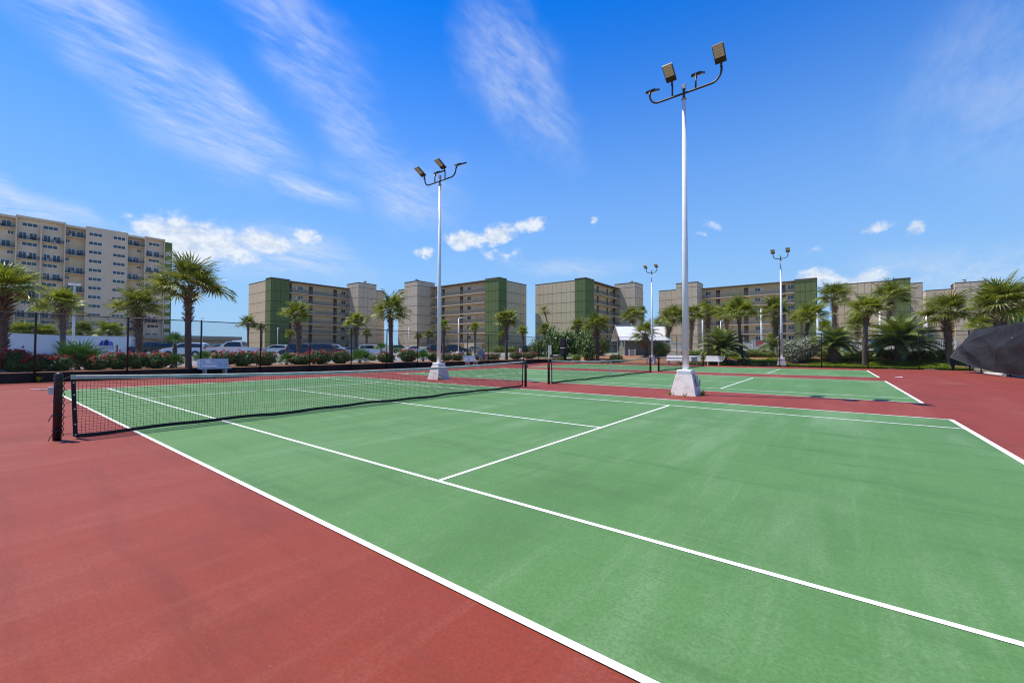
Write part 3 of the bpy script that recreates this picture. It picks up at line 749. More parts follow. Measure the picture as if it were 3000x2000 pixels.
# low office with a flat roof in front of the tower
t = thing('low_office', 'single-storey beige office with a flat overhanging roof below the tower', 'building', (-100, 0, 0), math.pi/2)
box_obj('wall', (17.5, 0, .3), (35.2, 9, 3.75), mat('office wall', (.38, .31, .235), .9, .08, 1), t)
box_obj('roof', (16.8, -1.3, 3.75), (36.8, 9.5, 4.5), mat('office fascia', (.34, .285, .22), .8, .06, 2), t)
for x in (20.5, 30.0): box_obj('door', (x, -.04, .9), (x+2.6, -.002, 3.1), mat('office door', (.46, .40, .31), .7), t)
o = box_obj('air_conditioner', (26.3, -.5, 2.3), (27.6, -.002, 3.0), M_WHITE, t)
f = MB(); f.tube([(26.75, -.52, 2.65), (26.75, -.501, 2.65)], .27, 14); f.build('fan_grille', M_BLACK, o)
box_obj('louvre', (32.5, -.05, 2.2), (34.2, -.003, 2.8), M_JOINT, t)

# white site trailers with the printed logo
def trailer(label, p0, p1, h, logo=False):
    d = p1-p0; L = d.length; ang = math.atan2(d.y, d.x)
    t = thing('site_trailer', label, 'trailer', p0, ang, 'white site trailers')
    o = box_obj('body', (0, 0, .06), (L, 2.4, h), M_TRAILER, t); bevel(o, .03, 1)
    box_obj('roof_rail', (-.02, -.03, h+.001), (L+.02, 2.43, h+.07), M_TRAILER, t)
    for k in (0, 1): box_obj('corner_cap', ((-.02, L-.06)[k], -.025, .05), ((.08, L+.02)[k], .06, h), M_WHITE, t)
    if logo: logo_print(t, L)
    return t
def logo_print(t, L):
    x0, x1 = L*(287-175)/207, L*(329-175)/207; w = x1-x0; zb = 1.22
    def poly(name, pts, m):
        b = MB(); n = len(pts); b.add([(x0+w*a, -.012, zb+w*c) for a, c in pts], [tuple(range(n))]); b.build(name, m, t, recalc=False)
    poly('logo_block', [(0,0),(.31,0),(.31,.44),(.24,.46),(.14,.44),(.13,.34),(.07,.33),(.06,.26),(0,.25)], M_ROYAL)
    poly('logo_block', [(.335,0),(.70,0),(.70,.42),(.64,.44),(.60,.54),(.52,.57),(.44,.54),(.40,.44),(.335,.42)], M_NAVY)
    poly('logo_block', [(.725,0),(1,0),(1,.29),(.94,.30),(.92,.36),(.84,.37),(.81,.43),(.725,.45)], M_SKYB)
    c = bpy.data.curves.new('lettering', 'FONT'); c.body = 'C-SHARP'; c.size = .46; c.extrude = .002; c.space_character = 1.25
    lo = bpy.data.objects.new('lettering_source', c); COL.objects.link(lo)
    dg = bpy.context.evaluated_depsgraph_get(); me = bpy.data.meshes.new_from_object(lo.evaluated_get(dg)); bpy.data.objects.remove(lo)
    me.materials.clear(); me.materials.append(M_TEXT)
    xs = [v.co.x for v in me.vertices]; sc = (L*(331-273)/207)/(max(xs)-min(xs))
    o = inst('lettering', me, t, (L*(273-175)/207, -.012, zb-.40), (math.pi/2, 0, 0), (sc, .80, 1))
    for z in (zb-.06, zb-.50):
        b = MB(); b.quad((L*(273-175)/207, -.012, z), (L*(331-273+273-175)/207, -.012, z), (L*(331-175)/207, -.012, z+.03), (L*(273-175)/207, -.012, z+.03)); b.build('logo_rule', M_TEXT, t, recalc=False)
ta, tb_ = spot(176, 54.0), spot(382, 57.0); ta.z = tb_.z = .80
trailer('white site trailer with a blue building logo behind the left flower bed', ta, tb_, 2.42, True)
tc_ = spot(-40, 43.0); tc_.z = .72; te_ = spot(174, 53.6); te_.z = .72
trailer('plain white site trailer at the left picture edge next to the logo trailer', tc_, te_, 2.50)

# ------------------------------------------------------------------ green shed
def shed():
    D = 55.0; c0 = spot(1829, D); z0 = .80
    ang = -YAW*0 + math.atan2(_Rt.y, _Rt.x)
    t = thing('shed', 'sage green clapboard shed with a white metal gable roof behind the far fence', 'shed', (c0.x, c0.y, z0), ang)
    Lx = (1944-1829)/FPX*D; Dp = 3.4; H = 2.5; rid = 3.95
    # local x along the front, +y away from the camera; left gable is the end wall at x=0
    box_obj('plinth', (-.02, -.02, -.6), (Lx+.02, Dp+.02, .12), M_CONC, t)
    g = MB(); g.prism([(0.03, .12), (Dp-.03, .12), (Dp-.03, H), (Dp/2, rid-.1), (.03, H)], .02, Lx-.02, 'x'); g.build('wall_core', M_SIDING, t)
    bh = .165
    bme = MB(); bme.add([(0, -.010, 0), (Lx, -.010, 0), (Lx, .03, 0), (0, .03, 0), (0, .012, bh), (Lx, .012, bh), (Lx, .03, bh), (0, .03, bh)], [(0,3,2,1),(4,5,6,7),(0,1,5,4),(1,2,6,5),(2,3,7,6),(3,0,4,7)])
    bme = bme.mesh('siding_board', M_SIDING)
    for k in range(14): inst('siding_board', bme, t, (0, 0, .12+k*.17))
    k = 0; z = .12
    while z < rid-.25:
        hw = Dp/2 if z+bh < H else Dp/2*(rid-z-bh-.05)/(rid-H)
        if hw > .1:
            b = MB(); y0, y1 = Dp/2-hw, Dp/2+hw
            b.add([(-.010, y0, z), (-.010, y1, z), (.03, y1, z), (.03, y0, z), (.012, y0, z+bh), (.012, y1, z+bh), (.03, y1, z+bh), (.03, y0, z+bh)], [(0,3,2,1),(4,5,6,7),(0,1,5,4),(1,2,6,5),(2,3,7,6),(3,0,4,7)])
            b.build('siding_board', M_SIDING, t)
        z += .17
    for x in (-.04, Lx-.10):
        for y in (-.03,): box_obj('corner_trim', (x, y, .12), (x+.14, y+.1, H), M_WHITE, t)
    box_obj('corner_trim', (-.04, Dp-.08, .12), (.10, Dp+.03, H), M_WHITE, t)
    ov = .65; gl = .75
    sl = (rid-H)/(Dp/2); ze = H-ov*sl+.12
    rf = MB()
    for s in (0, 1):
        ye, yr = (-ov, Dp/2) if s == 0 else (Dp+ov, Dp/2)
        rf.add([(-gl, ye, ze), (Lx+gl, ye, ze), (Lx+gl, yr, rid+.12), (-gl, yr, rid+.12), (-gl, ye, ze-.10), (Lx+gl, ye, ze-.10), (Lx+gl, yr, rid+.02), (-gl, yr, rid+.02)],
               [(0,1,2,3),(7,6,5,4),(0,4,5,1),(1,5,6,2),(2,6,7,3),(3,7,4,0)])
    r_ = rf.build('roof', M_ROOFW, t)
    seam = MB(); dy = Dp/2+ov; dz = rid+.12-ze
    seam.add([(-.012, -ov, ze), (.012, -ov, ze), (.012, Dp/2, rid+.12), (-.012, Dp/2, rid+.12), (-.012, -ov, ze+.03), (.012, -ov, ze+.03), (.012, Dp/2, rid+.15), (-.012, Dp/2, rid+.15)], [(0,1,2,3),(7,6,5,4),(0,4,5,1),(1,5,6,2),(2,6,7,3),(3,7,4,0)])
    sm = seam.mesh('roof_seam', M_ROOFW)
    x = -gl+.02
    while x <= Lx+gl: inst('roof_seam', sm, r_, (x, 0, .001)); x += .42
    box_obj('ridge_cap', (-gl-.01, Dp/2-.12, rid+.12), (Lx+gl+.01, Dp/2+.12, rid+.19), M_ROOFW, r_)
    for s in (0, 1):
        b = MB(); ye, yr = (-ov, Dp/2) if s == 0 else (Dp+ov, Dp/2)
        b.add([(-gl-.04, ye, ze-.16), (-gl-.001, ye, ze-.16), (-gl-.001, yr, rid-.06), (-gl-.04, yr, rid-.06), (-gl-.04, ye, ze+.03), (-gl-.001, ye, ze+.03), (-gl-.001, yr, rid+.15), (-gl-.04, yr, rid+.15)], [(0,1,2,3),(7,6,5,4),(0,4,5,1),(1,5,6,2),(2,6,7,3),(3,7,4,0)])
        b.build('barge_board', mat('grey trim', (.30, .30, .27), .7), t)
    w = MB(); w.tube([(1.4, Dp/2, rid+.15), (1.4, Dp/2, rid+.42)], .07, 8); w.build('roof_vent', M_GREY, r_)
    st = thing('step_railing', 'short white slatted stair railing at the shed corner', 'railing', t.location + Vector((math.cos(ang)*.3+math.sin(ang)*1.1, math.sin(ang)*.3-math.cos(ang)*1.1, -.3)), ang)
    for x in (0, .75): bevel(box_obj('newel_post', (x, 0, -.3), (x+.16, .16, 1.15), M_WHITE, st), .015, 1)
    box_obj('hand_rail', (.161, .03, 1.0), (.749, .13, 1.08), M_WHITE, st)
    for k in range(5): box_obj('baluster', (.2+.11*k, .05, .02), (.25+.11*k, .10, .999), M_WHITE, st)
shed()

# ------------------------------------------------------------------ parking lot lamps, pool lamps
def lot_lamp(label, x, ytop, D, base=False, head='box', r=.07):
    g = spot(x, D); top = P(x, ytop, D).z
    t = thing('lamp_post', label, 'lamp post', g, 0, 'white lamp posts'); h = top-g.z
    b = MB(); b.tube([(0,0,.0), (0,0,h)], [r, r*.8], 10); b.build('pole', M_WHITEM, t)
    if head == 'box': o = bevel(box_obj('lamp_head', (-.42, -.42, h-.02), (.42, .42, h+.12), M_WHITE, t), .05, 2)
    else:
        b = MB(); b.tube([(0,0,h-.05), (.25,-.1,h+.05), (.5,-.2,h+.08)], .035, 8); b.box((.42, -.36, h+.02), (1.05, -.1, h+.14)); b.build('lamp_head', M_WHITE, t)
    if base:
        b = MB(); b.frustum((0,0), .5, .5, .22, .22, -.05, .85); b.build('concrete_base', M_CONC, t)
lot_lamp('white parking lamp post with a flat square head in front of the logo trailer', 214, 834, 42, True, r=.12)
lot_lamp('thin white lamp post right of the big palm beside the low office', 591, 935, 62, False, 'arm')
lot_lamp('thin white lamp post in front of the green corner of the leftmost block', 813, 962, 88, False, 'arm')
lot_lamp('slim white lamp post left of the second floodlight pole near the white sedan', 1197, 960, 92, False, 'arm')
lot_lamp('white lamp post on a concrete base behind the left benches', 1343, 933, 62, True, 'arm', .08)
for x, y, D, lab in ((2059, 922, 66, 'white pool lamp post just right of the nearest floodlight pole'), (2112, 940, 80, 'short white lamp post behind the date palm by the long block'),
                     (2231, 905, 62, 'white pool lamp post behind the red striped board'), (2396, 905, 58, 'white pool lamp post left of the tall palms on the right'),
                     (2579, 911, 60, 'white pool lamp post above the blue towel on the picket fence'), (2716, 915, 55, 'thick white pool post left of the shaggy palm by the windscreen')):
    lot_lamp(lab, x, y, D, False, 'box' if x == 2059 else 'none' if False else 'arm', .13 if x != 2112 else .07)

# ------------------------------------------------------------------ palms
def fan_leaf(seed, n=26, m=None, droop=.35, dead=False):
    """one costapalmate leaf: stalk along +x from the origin, blade spread about its end; unit: blade about .8 long"""
    r = random.Random(seed); mb = MB()
    pet = .74
    mb.tube([(0,0,0), (pet*.5,0,.03), (pet,0,.0)], [.016, .012, .010], 4, False)
    for i in range(n):
        a = (i/(n-1)-.5)*2
        ang = a*R(128) + r.uniform(-.03, .03)
        L = (.74 - .26*abs(a)**1.6)*r.uniform(.92, 1.06)
        fold = .30*abs(math.sin(ang))           # blade folds up at the sides
        d = Vector((math.cos(ang), math.sin(ang), 0)); side = Vector((-d.y, d.x, 0))
        base = Vector((pet, 0, 0)) + Vector((.10*math.cos(ang)*.5, 0, 0))
        w = .024
        def pt(q, sgn):
            z = fold*q*.45 - droop*(q**2.6)*r.uniform(.85, 1.2)*L
            x = base + d*L*q
            return x + side*w*sgn*(1.0 if q < .5 else 1.0-(q-.5)*1.7) + Vector((0, 0, z + (.012 if sgn == 0 else 0)))
        qs = (0.02, .5, .82, 1.0)
        vs = []
        for q in qs[:-1]: vs += [pt(q, -1), pt(q, 1)]
        vs.append(pt(1.0, 0))
        mb.add(vs, [(0,1,3,2), (2,3,5,4), (4,5,6)])
    return mb.mesh('frond', m, False)
FAN = [fan_leaf(s, 22, M_FROND, .30+.16*(s % 3)) for s in range(6)]
FANY = [fan_leaf(s+9, 22, M_FROND2, .30+.16*(s % 3)) for s in range(6)]
FAND = [fan_leaf(s+20, 14, M_DEADF, .9) for s in range(2)]
FANP = [fan_leaf(s+30, 20, M_PALMETTO, .10+.06*s) for s in range(3)]
def fan_set(seed, n, el_lo=-38, el_hi=82, squash=1.0):
    """directions of the leaves of a crown: (azimuth, elevation, scale)"""
    r = random.Random(seed); out = []
    tilt, tdir = r.uniform(0, 14), r.uniform(0, 360)            # crowns lean a little with the wind
    for i in range(n):
        q = (i+.5)/n
        el = el_lo + (el_hi-el_lo)*(q**1.15) + r.uniform(-9, 9) + tilt*math.cos(R(i*137.508-tdir))
        az = i*137.508 + r.uniform(-22, 22)
        if r.random() < .10: continue
        out.append((R(az), R(el), r.uniform(.72, 1.14)*(1.0 if el > -15 else .95), R(r.uniform(-35, 35))))
    return out
def leaf_matrix(az, el, sc, roll, org=(0,0,0)):
    return Matrix.Translation(org) @ Matrix.Rotation(az, 4, 'Z') @ Matrix.Rotation(-el, 4, 'Y') @ Matrix.Rotation(roll, 4, 'X') @ Matrix.Scale(sc, 4)
_crowns = {}
def crown_mesh(seed, n, fans, key, el_lo=-38):
    k = (seed, n, key, el_lo)
    if k not in _crowns:
        vs = []; fs = []
        for i, (az, el, sc, ro) in enumerate(fan_set(seed, n, el_lo)):
            me = fans[i % len(fans)]; M = leaf_matrix(az, el, sc, ro); o = len(vs)
            vs += [tuple(M @ v.co) for v in me.vertices]; fs += [tuple(q+o for q in p.vertices) for p in me.polygons]
        mb = MB(); mb.add(vs, fs); _crowns[k] = mb.mesh('crown', fans[0].materials[0], False)
    return _crowns[k]
def trunk_parts(t, base, top, r0, r1, boots, seed, lean=0.0):
    r = random.Random(seed); d = top-base; pts = []; rad = []; n = 14
    bend = Vector((r.uniform(-1, 1), r.uniform(-1, 1), 0))*(.05+lean)*d.length*.35
    for i in range(n+1):
        q = i/n; p = base + d*q + bend*math.sin(q*math.pi)*(1 if lean else .6)
        pts.append(p); rad.append((r0*1.25 if i == 0 else r0+(r1-r0)*q)*(1+r.uniform(-.05, .05)))
    mb = MB(); mb.tube(pts, rad, 10); tr = mb.build('trunk', M_TRUNK, t)
    if boots > 0:                                           # old leaf bases that still cling below the crown
        bm = MB(); H = d.length; zz = H*(1-boots)
        up = 0
        while zz < H*.99:
            q = zz/H; c = base + d*q + bend*math.sin(q*math.pi)*(1 if lean else .6); ra = r0+(r1-r0)*q
            fat = 1+1.25*max(0, (q-(1-boots*.6))/(boots*.6))*(1 if q < .93 else .75)
            for k in range(7):
                a = k*2*math.pi/7 + up*.45 + r.uniform(-.15, .15); l = r.uniform(.14, .26)*(1+.9*(q > 1-boots*.5))
                o = Vector((math.cos(a), math.sin(a), 0)); s = Vector((-o.y, o.x, 0)); w = .05*r.uniform(.8, 1.2)
                p0 = c + o*ra*.85; p1 = c + o*(ra*fat+l*.5) + s*r.uniform(-.16, .16) + Vector((0,0,l*r.uniform(.45, .9))); 
                bm.add([p0-s*w, p0+s*w, p1+s*w*.45, p1-s*w*.45, p0+Vector((0,0,.05))-s*w, p0+Vector((0,0,.05))+s*w, p1+Vector((0,0,.025))+s*w*.45, p1+Vector((0,0,.025))-s*w*.45],
                       [(0,1,2,3),(7,6,5,4),(0,4,5,1),(1,5,6,2),(2,6,7,3),(3,7,4,0)])
            zz += .12; up += 1
        stuff(bm.build('leaf_bases', M_BOOT, tr, recalc=False))
def sabal(label, xc, yc, rpx, D, xb=None, young=False, nl=42, boots=.45, seed=0, el_lo=-38, single=None, trunkr=.17, dead=0, group='cabbage palms'):
    xb = xc if xb is None else xb
    g = spot(xb, D); c = P(xc, yc+rpx*.40, D); R_ = rpx*D/FPX; el_lo = min(-4, el_lo*.62+6)
    t = thing('palm_tree', label, 'palm tree', g, 0, group)
    top = c-g; base = Vector((0,0,-.1))
    trunk_parts(t, base, top+Vector((0,0,.02)), trunkr*1.05, trunkr*.95, boots, seed, .25 if abs(xb-xc) > 6 else 0)
    sc = R_/1.50; fans = FANY if young else FAN
    single = (rpx >= 40) if single is None else single
    if single:
        for i, (az, el, s, ro) in enumerate(fan_set(seed, nl, el_lo)):
            o = inst('frond', fans[i % len(fans)], t); o.matrix_local = leaf_matrix(az, el, s*sc, ro, top)
    else:
        inst('crown', crown_mesh(seed % 5, nl, fans, 'y' if young else 'o', el_lo), t, top, seed*1.1, sc)
    dead = dead or (0, 0, 2, 1, 0)[seed % 5]
    for i in range(dead):
        o = inst('dry_frond', FAND[i % 2], t); o.matrix_local = leaf_matrix(i*1.9+seed, R(-62), sc*.85, .3, top)
    return t
DU = lambda x, u: d_on_u(x, u)
DV = lambda x, v: d_on_v(x, v)
PALMS = [
 # label, crown x, crown y, crown radius px, distance, base x, options
 ('cabbage palm cut by the left picture edge', 8, 815, 98, 20, 3, {'young': 1, 'boots': .7}),
 ('short-trunked cabbage palm left of the square-headed lamp post', 181, 868, 66, 34, 183, {'young': 1}),
 ('cabbage palm with a bare lower trunk at the right end of the logo trailer', 403, 872, 74, 29, 410, {'boots': .75}),
 ('big cabbage palm with a shaggy collar standing at the fence behind the white bench', 555, 800, 112, DU(554, -18.9), 554, {'nl': 40, 'boots': .42, 'trunkr': .155, 'el_lo': -30}),
 ('low bushy palm behind the plain trailer, near the left edge', 72, 962, 50, 64, None, {'young': 1, 'boots': .3}),
 ('low bushy palm behind the joint of the two trailers', 128, 968, 46, 66, None, {'young': 1, 'boots': .3}),
 ('small palm behind the logo trailer, right of the lamp post', 238, 958, 42, 64, None, {'boots': .3}),
 ('small bright palm behind the logo on the white trailer', 322, 958, 46, 64, None, {'young': 1, 'boots': .3}),
 ('slender palm against the sky left of the leftmost block', 727, 938, 32, 68, None, {'boots': .2, 'trunkr': .14}),
 ('small thin palm in front of the end wall of the leftmost block', 767, 955, 19, 105, None, {'boots': .2}),
 ('yellow-green palm in front of the walkways of the leftmost block', 870, 905, 50, 43, 878, {'young': 1, 'el_lo': -52, 'boots': .85}),
 ('small palm in front of the green corner of the leftmost block', 850, 972, 19, 98, None, {'young': 1}),
 ('palm standing before the stair tower of the leftmost block', 1043, 930, 38, 55, None, {'young': 1, 'boots': .8}),
 ('small palm beneath the stair tower, right of the larger one', 1074, 971, 21, 92, None, {}),
 ('tiny palm half hidden behind the palm by the stair tower', 1030, 968, 15, 108, None, {}),
 ('tall cabbage palm with dark collar in the flower bed left of the second light pole', 1144, 888, 70, DU(1146, -19.6), 1147, {'nl': 38, 'boots': .40, 'el_lo': -44}),
 ('small palm between the first two beige blocks, left of its pair', 1226, 980, 16, 112, None, {}),
 ('small palm between the first two beige blocks, right of its pair', 1256, 974, 20, 100, 1252, {}),
 ('palm directly behind the second floodlight pole', 1300, 948, 26, 70, 1298, {'young': 1, 'boots': .6}),
 ('palm in front of the walkways right of the concrete-based lamp post', 1391, 953, 23, 78, None, {'young': 1, 'el_lo': -20}),
 ('cabbage palm in front of the green corner of the second block', 1484, 920, 47, DU(1484, -19.4), 1484, {'boots': .5, 'el_lo': -45}),
 ('small palm behind the cabbage palm at the second block corner', 1474, 975, 19, 100, None, {}),
 ('small yellowish palm at the right edge of the second block', 1531, 963, 20, 92, 1534, {'young': 1, 'boots': .4}),
 ('windswept thin palm before the wide panelled end wall', 1595, 905, 22, 84, 1603, {'nl': 18, 'boots': .1, 'trunkr': .12, 'el_lo': -50}),
 ('palm rising out of the dark shrubs left of the screened gate', 1596, 957, 29, 68, None, {'boots': .3}),
 ('slim palm left of the bushy palm in front of the third block green corner', 1692, 947, 31, 64, None, {'boots': .5}),
 ('bushy palm with grey trunk in the mulch left of the shed', 1747, 938, 48, 52.0, 1752, {'boots': .8, 'trunkr': .19}),
 ('palm behind the shed roof, left of the far floodlight pole', 1855, 912, 46, 64, None, {'boots': .7, 'trunkr': .2}),
 ('thin palm behind the shed roof, touching the stair tower edge', 1882, 905, 19, 78, None, {}),
 ('ragged palm with a thick dark trunk in front of the shed', 1890, 958, 50, 52.2, 1893, {'boots': .9, 'dead': 10, 'trunkr': .24, 'nl': 26}),
 ('leaning palm right of the shed, left of the nearest light pole', 1974, 916, 52, 55, 1965, {'boots': .85, 'trunkr': .21}),
 ('palm behind the right end of the shed roof', 1938, 938, 32, 68, None, {}),
 ('palm whose crown hides behind the nearest light pole', 2028, 906, 42, 62, 2022, {'boots': .85, 'trunkr': .2}),
 ('shaggy palm right of the nearest light pole', 2073, 902, 42, 64, 2075, {'boots': .9, 'trunkr': .22, 'young': 1}),
 ('palm with a crooked trunk behind the large date palm', 2128, 908, 44, 60, 2132, {'young': 1, 'boots': .5}),
 ('palm with smooth dark trunk planted at the far fence', 2165, 894, 58, DV(2176, 45.6), 2179, {'young': 1, 'boots': .22, 'trunkr': .15, 'el_lo': -30}),
 ('wide palm behind the two-lamp floodlight pole', 2271, 894, 58, 47, 2274, {'boots': .8, 'trunkr': .22, 'el_lo': -30}),
 ('smaller palm left of the leaning palm by the pale bush', 2350, 918, 37, 60, None, {'boots': .2, 'trunkr': .14, 'young': 1}),
 ('leaning palm rising behind the pale flowering bush', 2377, 904, 58, 45, 2362, {'boots': .5, 'trunkr': .16, 'young': 1, 'el_lo': -30}),
 ('tall palm with swollen collar against the panelled wall on the right', 2444, 850, 58, 50, 2448, {'boots': .5, 'trunkr': .2, 'el_lo': -35}),
 ('palm with a light straight trunk close behind the far fence on the right', 2543, 886, 62, DV(2536, 45.8), 2533, {'boots': .28, 'trunkr': .17, 'el_lo': -35, 'young': 1}),
 ('tallest palm of the right group, before the green wall', 2607, 850, 66, 43, 2604, {'boots': .5, 'trunkr': .2, 'el_lo': -40}),
 ('lower palm behind the straight-trunked palm on the right', 2513, 938, 42, 54, None, {'boots': .8}),
 ('shaggy-trunked palm left of the black windscreen', 2778, 888, 78, DV(2786, 47.2), 2786, {'boots': .72, 'trunkr': .22, 'el_lo': -35, 'nl': 44}),
 ('large palm with thick crosshatched trunk behind the windscreen', 2930, 858, 102, 30.5, 2932, {'boots': .7, 'trunkr': .30, 'nl': 46, 'el_lo': -30}),
 ('low palm between the two shaggy palms, over the windscreen top', 2872, 940, 46, 42, None, {'young': 1}),
 ('green palm at the right picture edge', 2996, 930, 60, 36, None, {'young': 1, 'boots': .3, 'el_lo': -60}),
 ('low palm behind the right-hand date palm, before the panelled wall', 2418, 948, 30, 62, None, {'young': 1}),
 ('small palm behind the small date palm by the long block', 2262, 985, 26, 56, None, {'young': 1}),
]
for i, (lab, xc, yc, r_, D, xb, op) in enumerate(PALMS): sabal(lab, xc, yc, r_, D, xb, seed=i+1, **op)

# date palms with feathery leaves
def pinnate(seed):
    r = random.Random(seed); mb = MB(); L = 1.0; pts = []
    for i in range(11):
        q = i/10; pts.append(Vector((q*L*(1-.12*q), 0, .34*q - .52*q*q*1.0)))
    mb.tube(pts, [.012*(1-.8*i/10)+.002 for i in range(11)], 4, False)
    n = 34
    for i in range(n):
        q = .10+.9*i/n; k = q*10; j = min(9, int(k)); p = pts[j].lerp(pts[j+1], k-j); tg = (pts[j+1]-pts[j]).normalized()
        l = .24*(math.sin(min(1, q*1.15)*math.pi*.86+.3))*r.uniform(.85, 1.1) + .03
        for s in (-1, 1):
            d = (tg*.62 + Vector((0, s, 0))*.72 + Vector((0, 0, .22))).normalized(); w = tg*.011
            e = p + d*l + Vector((0, 0, -.10*l)); mid = p + d*l*.55 + Vector((0,0,.01))
            mb.add([p-w, p+w, mid+w*.9, mid-w*.9, e], [(0,1,2,3), (3,2,4)])
    return mb.mesh('frond', M_DATE, False)
PIN = [pinnate(s) for s in range(3)]
def date_palm(label, x, ybase, yc, rpx, D, seed, n=44, tw=.42):
    g = spot(x, D); c = P(x, yc, D); h = max(.5, c.z-g.z)
    t = thing('date_palm', label, 'palm tree', g, 0, 'feathery date palms')
    mb = MB(); mb.tube([(0,0,-.15), (0,0,h*.4), (0,0,h*.8), (0,0,h)], [tw*.8, tw, tw*.8, tw*.4], 12); tr = mb.build('trunk', M_TRUNK, t)
    bm = MB(); r = random.Random(seed)
    for k in range(90):
        a = r.uniform(0, 6.28); z = r.uniform(0.05, h*.95); o = Vector((math.cos(a), math.sin(a), 0)); s = Vector((-o.y, o.x, 0))*.05
        p0 = o*tw*.8 + Vector((0,0,z)); p1 = o*(tw*1.25) + Vector((0,0,z+.22))
        bm.add([p0-s, p0+s, p1+s*.5, p1-s*.5, p0-s+Vector((0,0,.05)), p0+s+Vector((0,0,.05)), p1+s*.5+Vector((0,0,.02)), p1-s*.5+Vector((0,0,.02))], [(0,1,2,3),(7,6,5,4),(0,4,5,1),(1,5,6,2),(2,6,7,3),(3,7,4,0)])
    stuff(bm.build('leaf_bases', M_BOOT, tr, recalc=False))
    R_ = rpx*D/FPX/.92
    for i in range(n):
        q = (i+.5)/n; el = -15+95*q**1.2; az = i*137.5+r.uniform(-12, 12)
        o = inst('frond', PIN[i % 3], t); o.matrix_local = leaf_matrix(R(az), R(el), R_*r.uniform(.85, 1.1)*(1.0 if el < 55 else .9), R(r.uniform(-25, 25)), (0, 0, h*.96))
date_palm('feathery date palm on the bank right of the nearest light pole', 2117, 1062, 1022, 82, 43.5, 51)
date_palm('small feathery date palm beside the two-lamp floodlight pole', 2268, 1050, 1018, 48, 46, 52, 30, .25)
date_palm('feathery date palm right of the pale flowering bush', 2445, 1068, 1012, 78, 39.5, 53)
date_palm('largest feathery date palm, left of the shaggy palm on the right', 2638, 1060, 1008, 112, 37.5, 54, 52, .5)

# low palmettos in the left flower bed
def palmetto(label, x, wpx, u, seed, stalk=0.0, n=20, mats=None):
    D = DU(x, u); g = spot(x, D); R_ = wpx/2*D/FPX
    t = thing('palmetto', label, 'palmetto', g, 0, 'palmettos in the flower bed'); r = random.Random(seed)
    top = Vector((0, 0, stalk))
    mb = MB(); mb.tube([(0,0,-.1), (0,0,max(.15, stalk))], [.13, .11], 8); mb.build('trunk', M_TRUNK, t)
    for i in range(n):
        el = 5+75*((i+.5)/n)+r.uniform(-8, 8)
        o = inst('frond', FANP[i % 3], t); o.matrix_local = leaf_matrix(R(i*137.5+r.uniform(-10, 10)), R(el), R_/1.25*r.uniform(.85, 1.12), R(r.uniform(-40, 40)), top)
for lab, x, w, u, st, n in (('broad palmetto among roses in front of the logo trailer', 228, 150, -20.3, .12, 24),
        ('tall-stemmed palmetto left of the big palm trunk', 512, 66, -20.6, 1.35, 18), ('low palmetto at the foot of the big palm', 505, 78, -19.6, .1, 18),
        ('palmetto across the lot entrance, right of the big palm trunk', 598, 62, -25, .25, 18),
        ('low palmetto between two rose bushes left of the grey SUV', 840, 66, -20.2, .1, 18), ('bright upright palmetto below the palm at the stair tower', 1054, 84, -20.2, .12, 22),
        ('stemmed palmetto in front of the white SUV', 1117, 46, -24.5, 1.0, 16), ('leafy palmetto just left of the second light pole', 1240, 62, -20.2, .15, 22),
        ('small palmetto behind the second left bench', 1374, 42, -20.4, .2, 16), ('small palmetto left of the palm at the second block corner', 1460, 30, -20.2, .2, 14)):
    palmetto(lab, x, w, u, x, st, n)

# ------------------------------------------------------------------ leafy shrubs
def leaf_cloud(seed, n, size, shape, m, fill=.35, up=.3, name='foliage'):
    """n small leaves spread through a lumpy ellipsoid of unit radius (z from 0 to 1)"""
    r = random.Random(seed); mb = MB(); vs = []; fs = []
    lumps = [(Vector((r.uniform(-.6, .6), r.uniform(-.6, .6), r.uniform(.25, .75))), r.uniform(.28, .5)) for _ in range(9)]
    for i in range(n):
        if shape == 'lumpy' and r.random() < .75:
            c, rad = lumps[r.randrange(9)]; d = Vector((r.gauss(0,1), r.gauss(0,1), r.gauss(0,1))).normalized(); p = c + d*rad*(r.random()**fill)
        elif shape == 'box':
            p = Vector((r.uniform(-1, 1), r.uniform(-1, 1), r.uniform(.05, 1))); k = r.randrange(3)
            if r.random() < .8:
                if k == 0: p.x = math.copysign(r.uniform(.85, 1.04), p.x)
                elif k == 1: p.y = math.copysign(r.uniform(.85, 1.04), p.y)
                else: p.z = r.uniform(.88, 1.06)
            d = Vector((p.x**5, p.y**5, (p.z*2-1)**5+.2)).normalized()
        else:
            d = Vector((r.gauss(0,1), r.gauss(0,1), r.gauss(0,1))).normalized(); q = r.random()**fill
            p = Vector((d.x*q, d.y*q, .5+d.z*.5*q)); p *= 1+.14*math.sin(d.x*5+seed)*math.sin(d.y*4+d.z*6)
        if p.z < .02: p.z = .02 + r.random()*.1
        nrm = (d + Vector((r.gauss(0, .6), r.gauss(0, .6), r.gauss(0, .6)+up))).normalized()
        a = nrm.orthogonal().normalized(); a.rotate(Matrix.Rotation(r.uniform(0, 6.28), 3, nrm)); b = nrm.cross(a)
        s = size*r.uniform(.6, 1.25); o = len(vs)
        vs += [tuple(p-a*s), tuple(p+b*s*.45+nrm*s*.12), tuple(p+a*s), tuple(p-b*s*.45+nrm*s*.12)]; fs.append((o, o+1, o+2, o+3))
    mb.add(vs, fs); return mb.mesh(name, m, False)
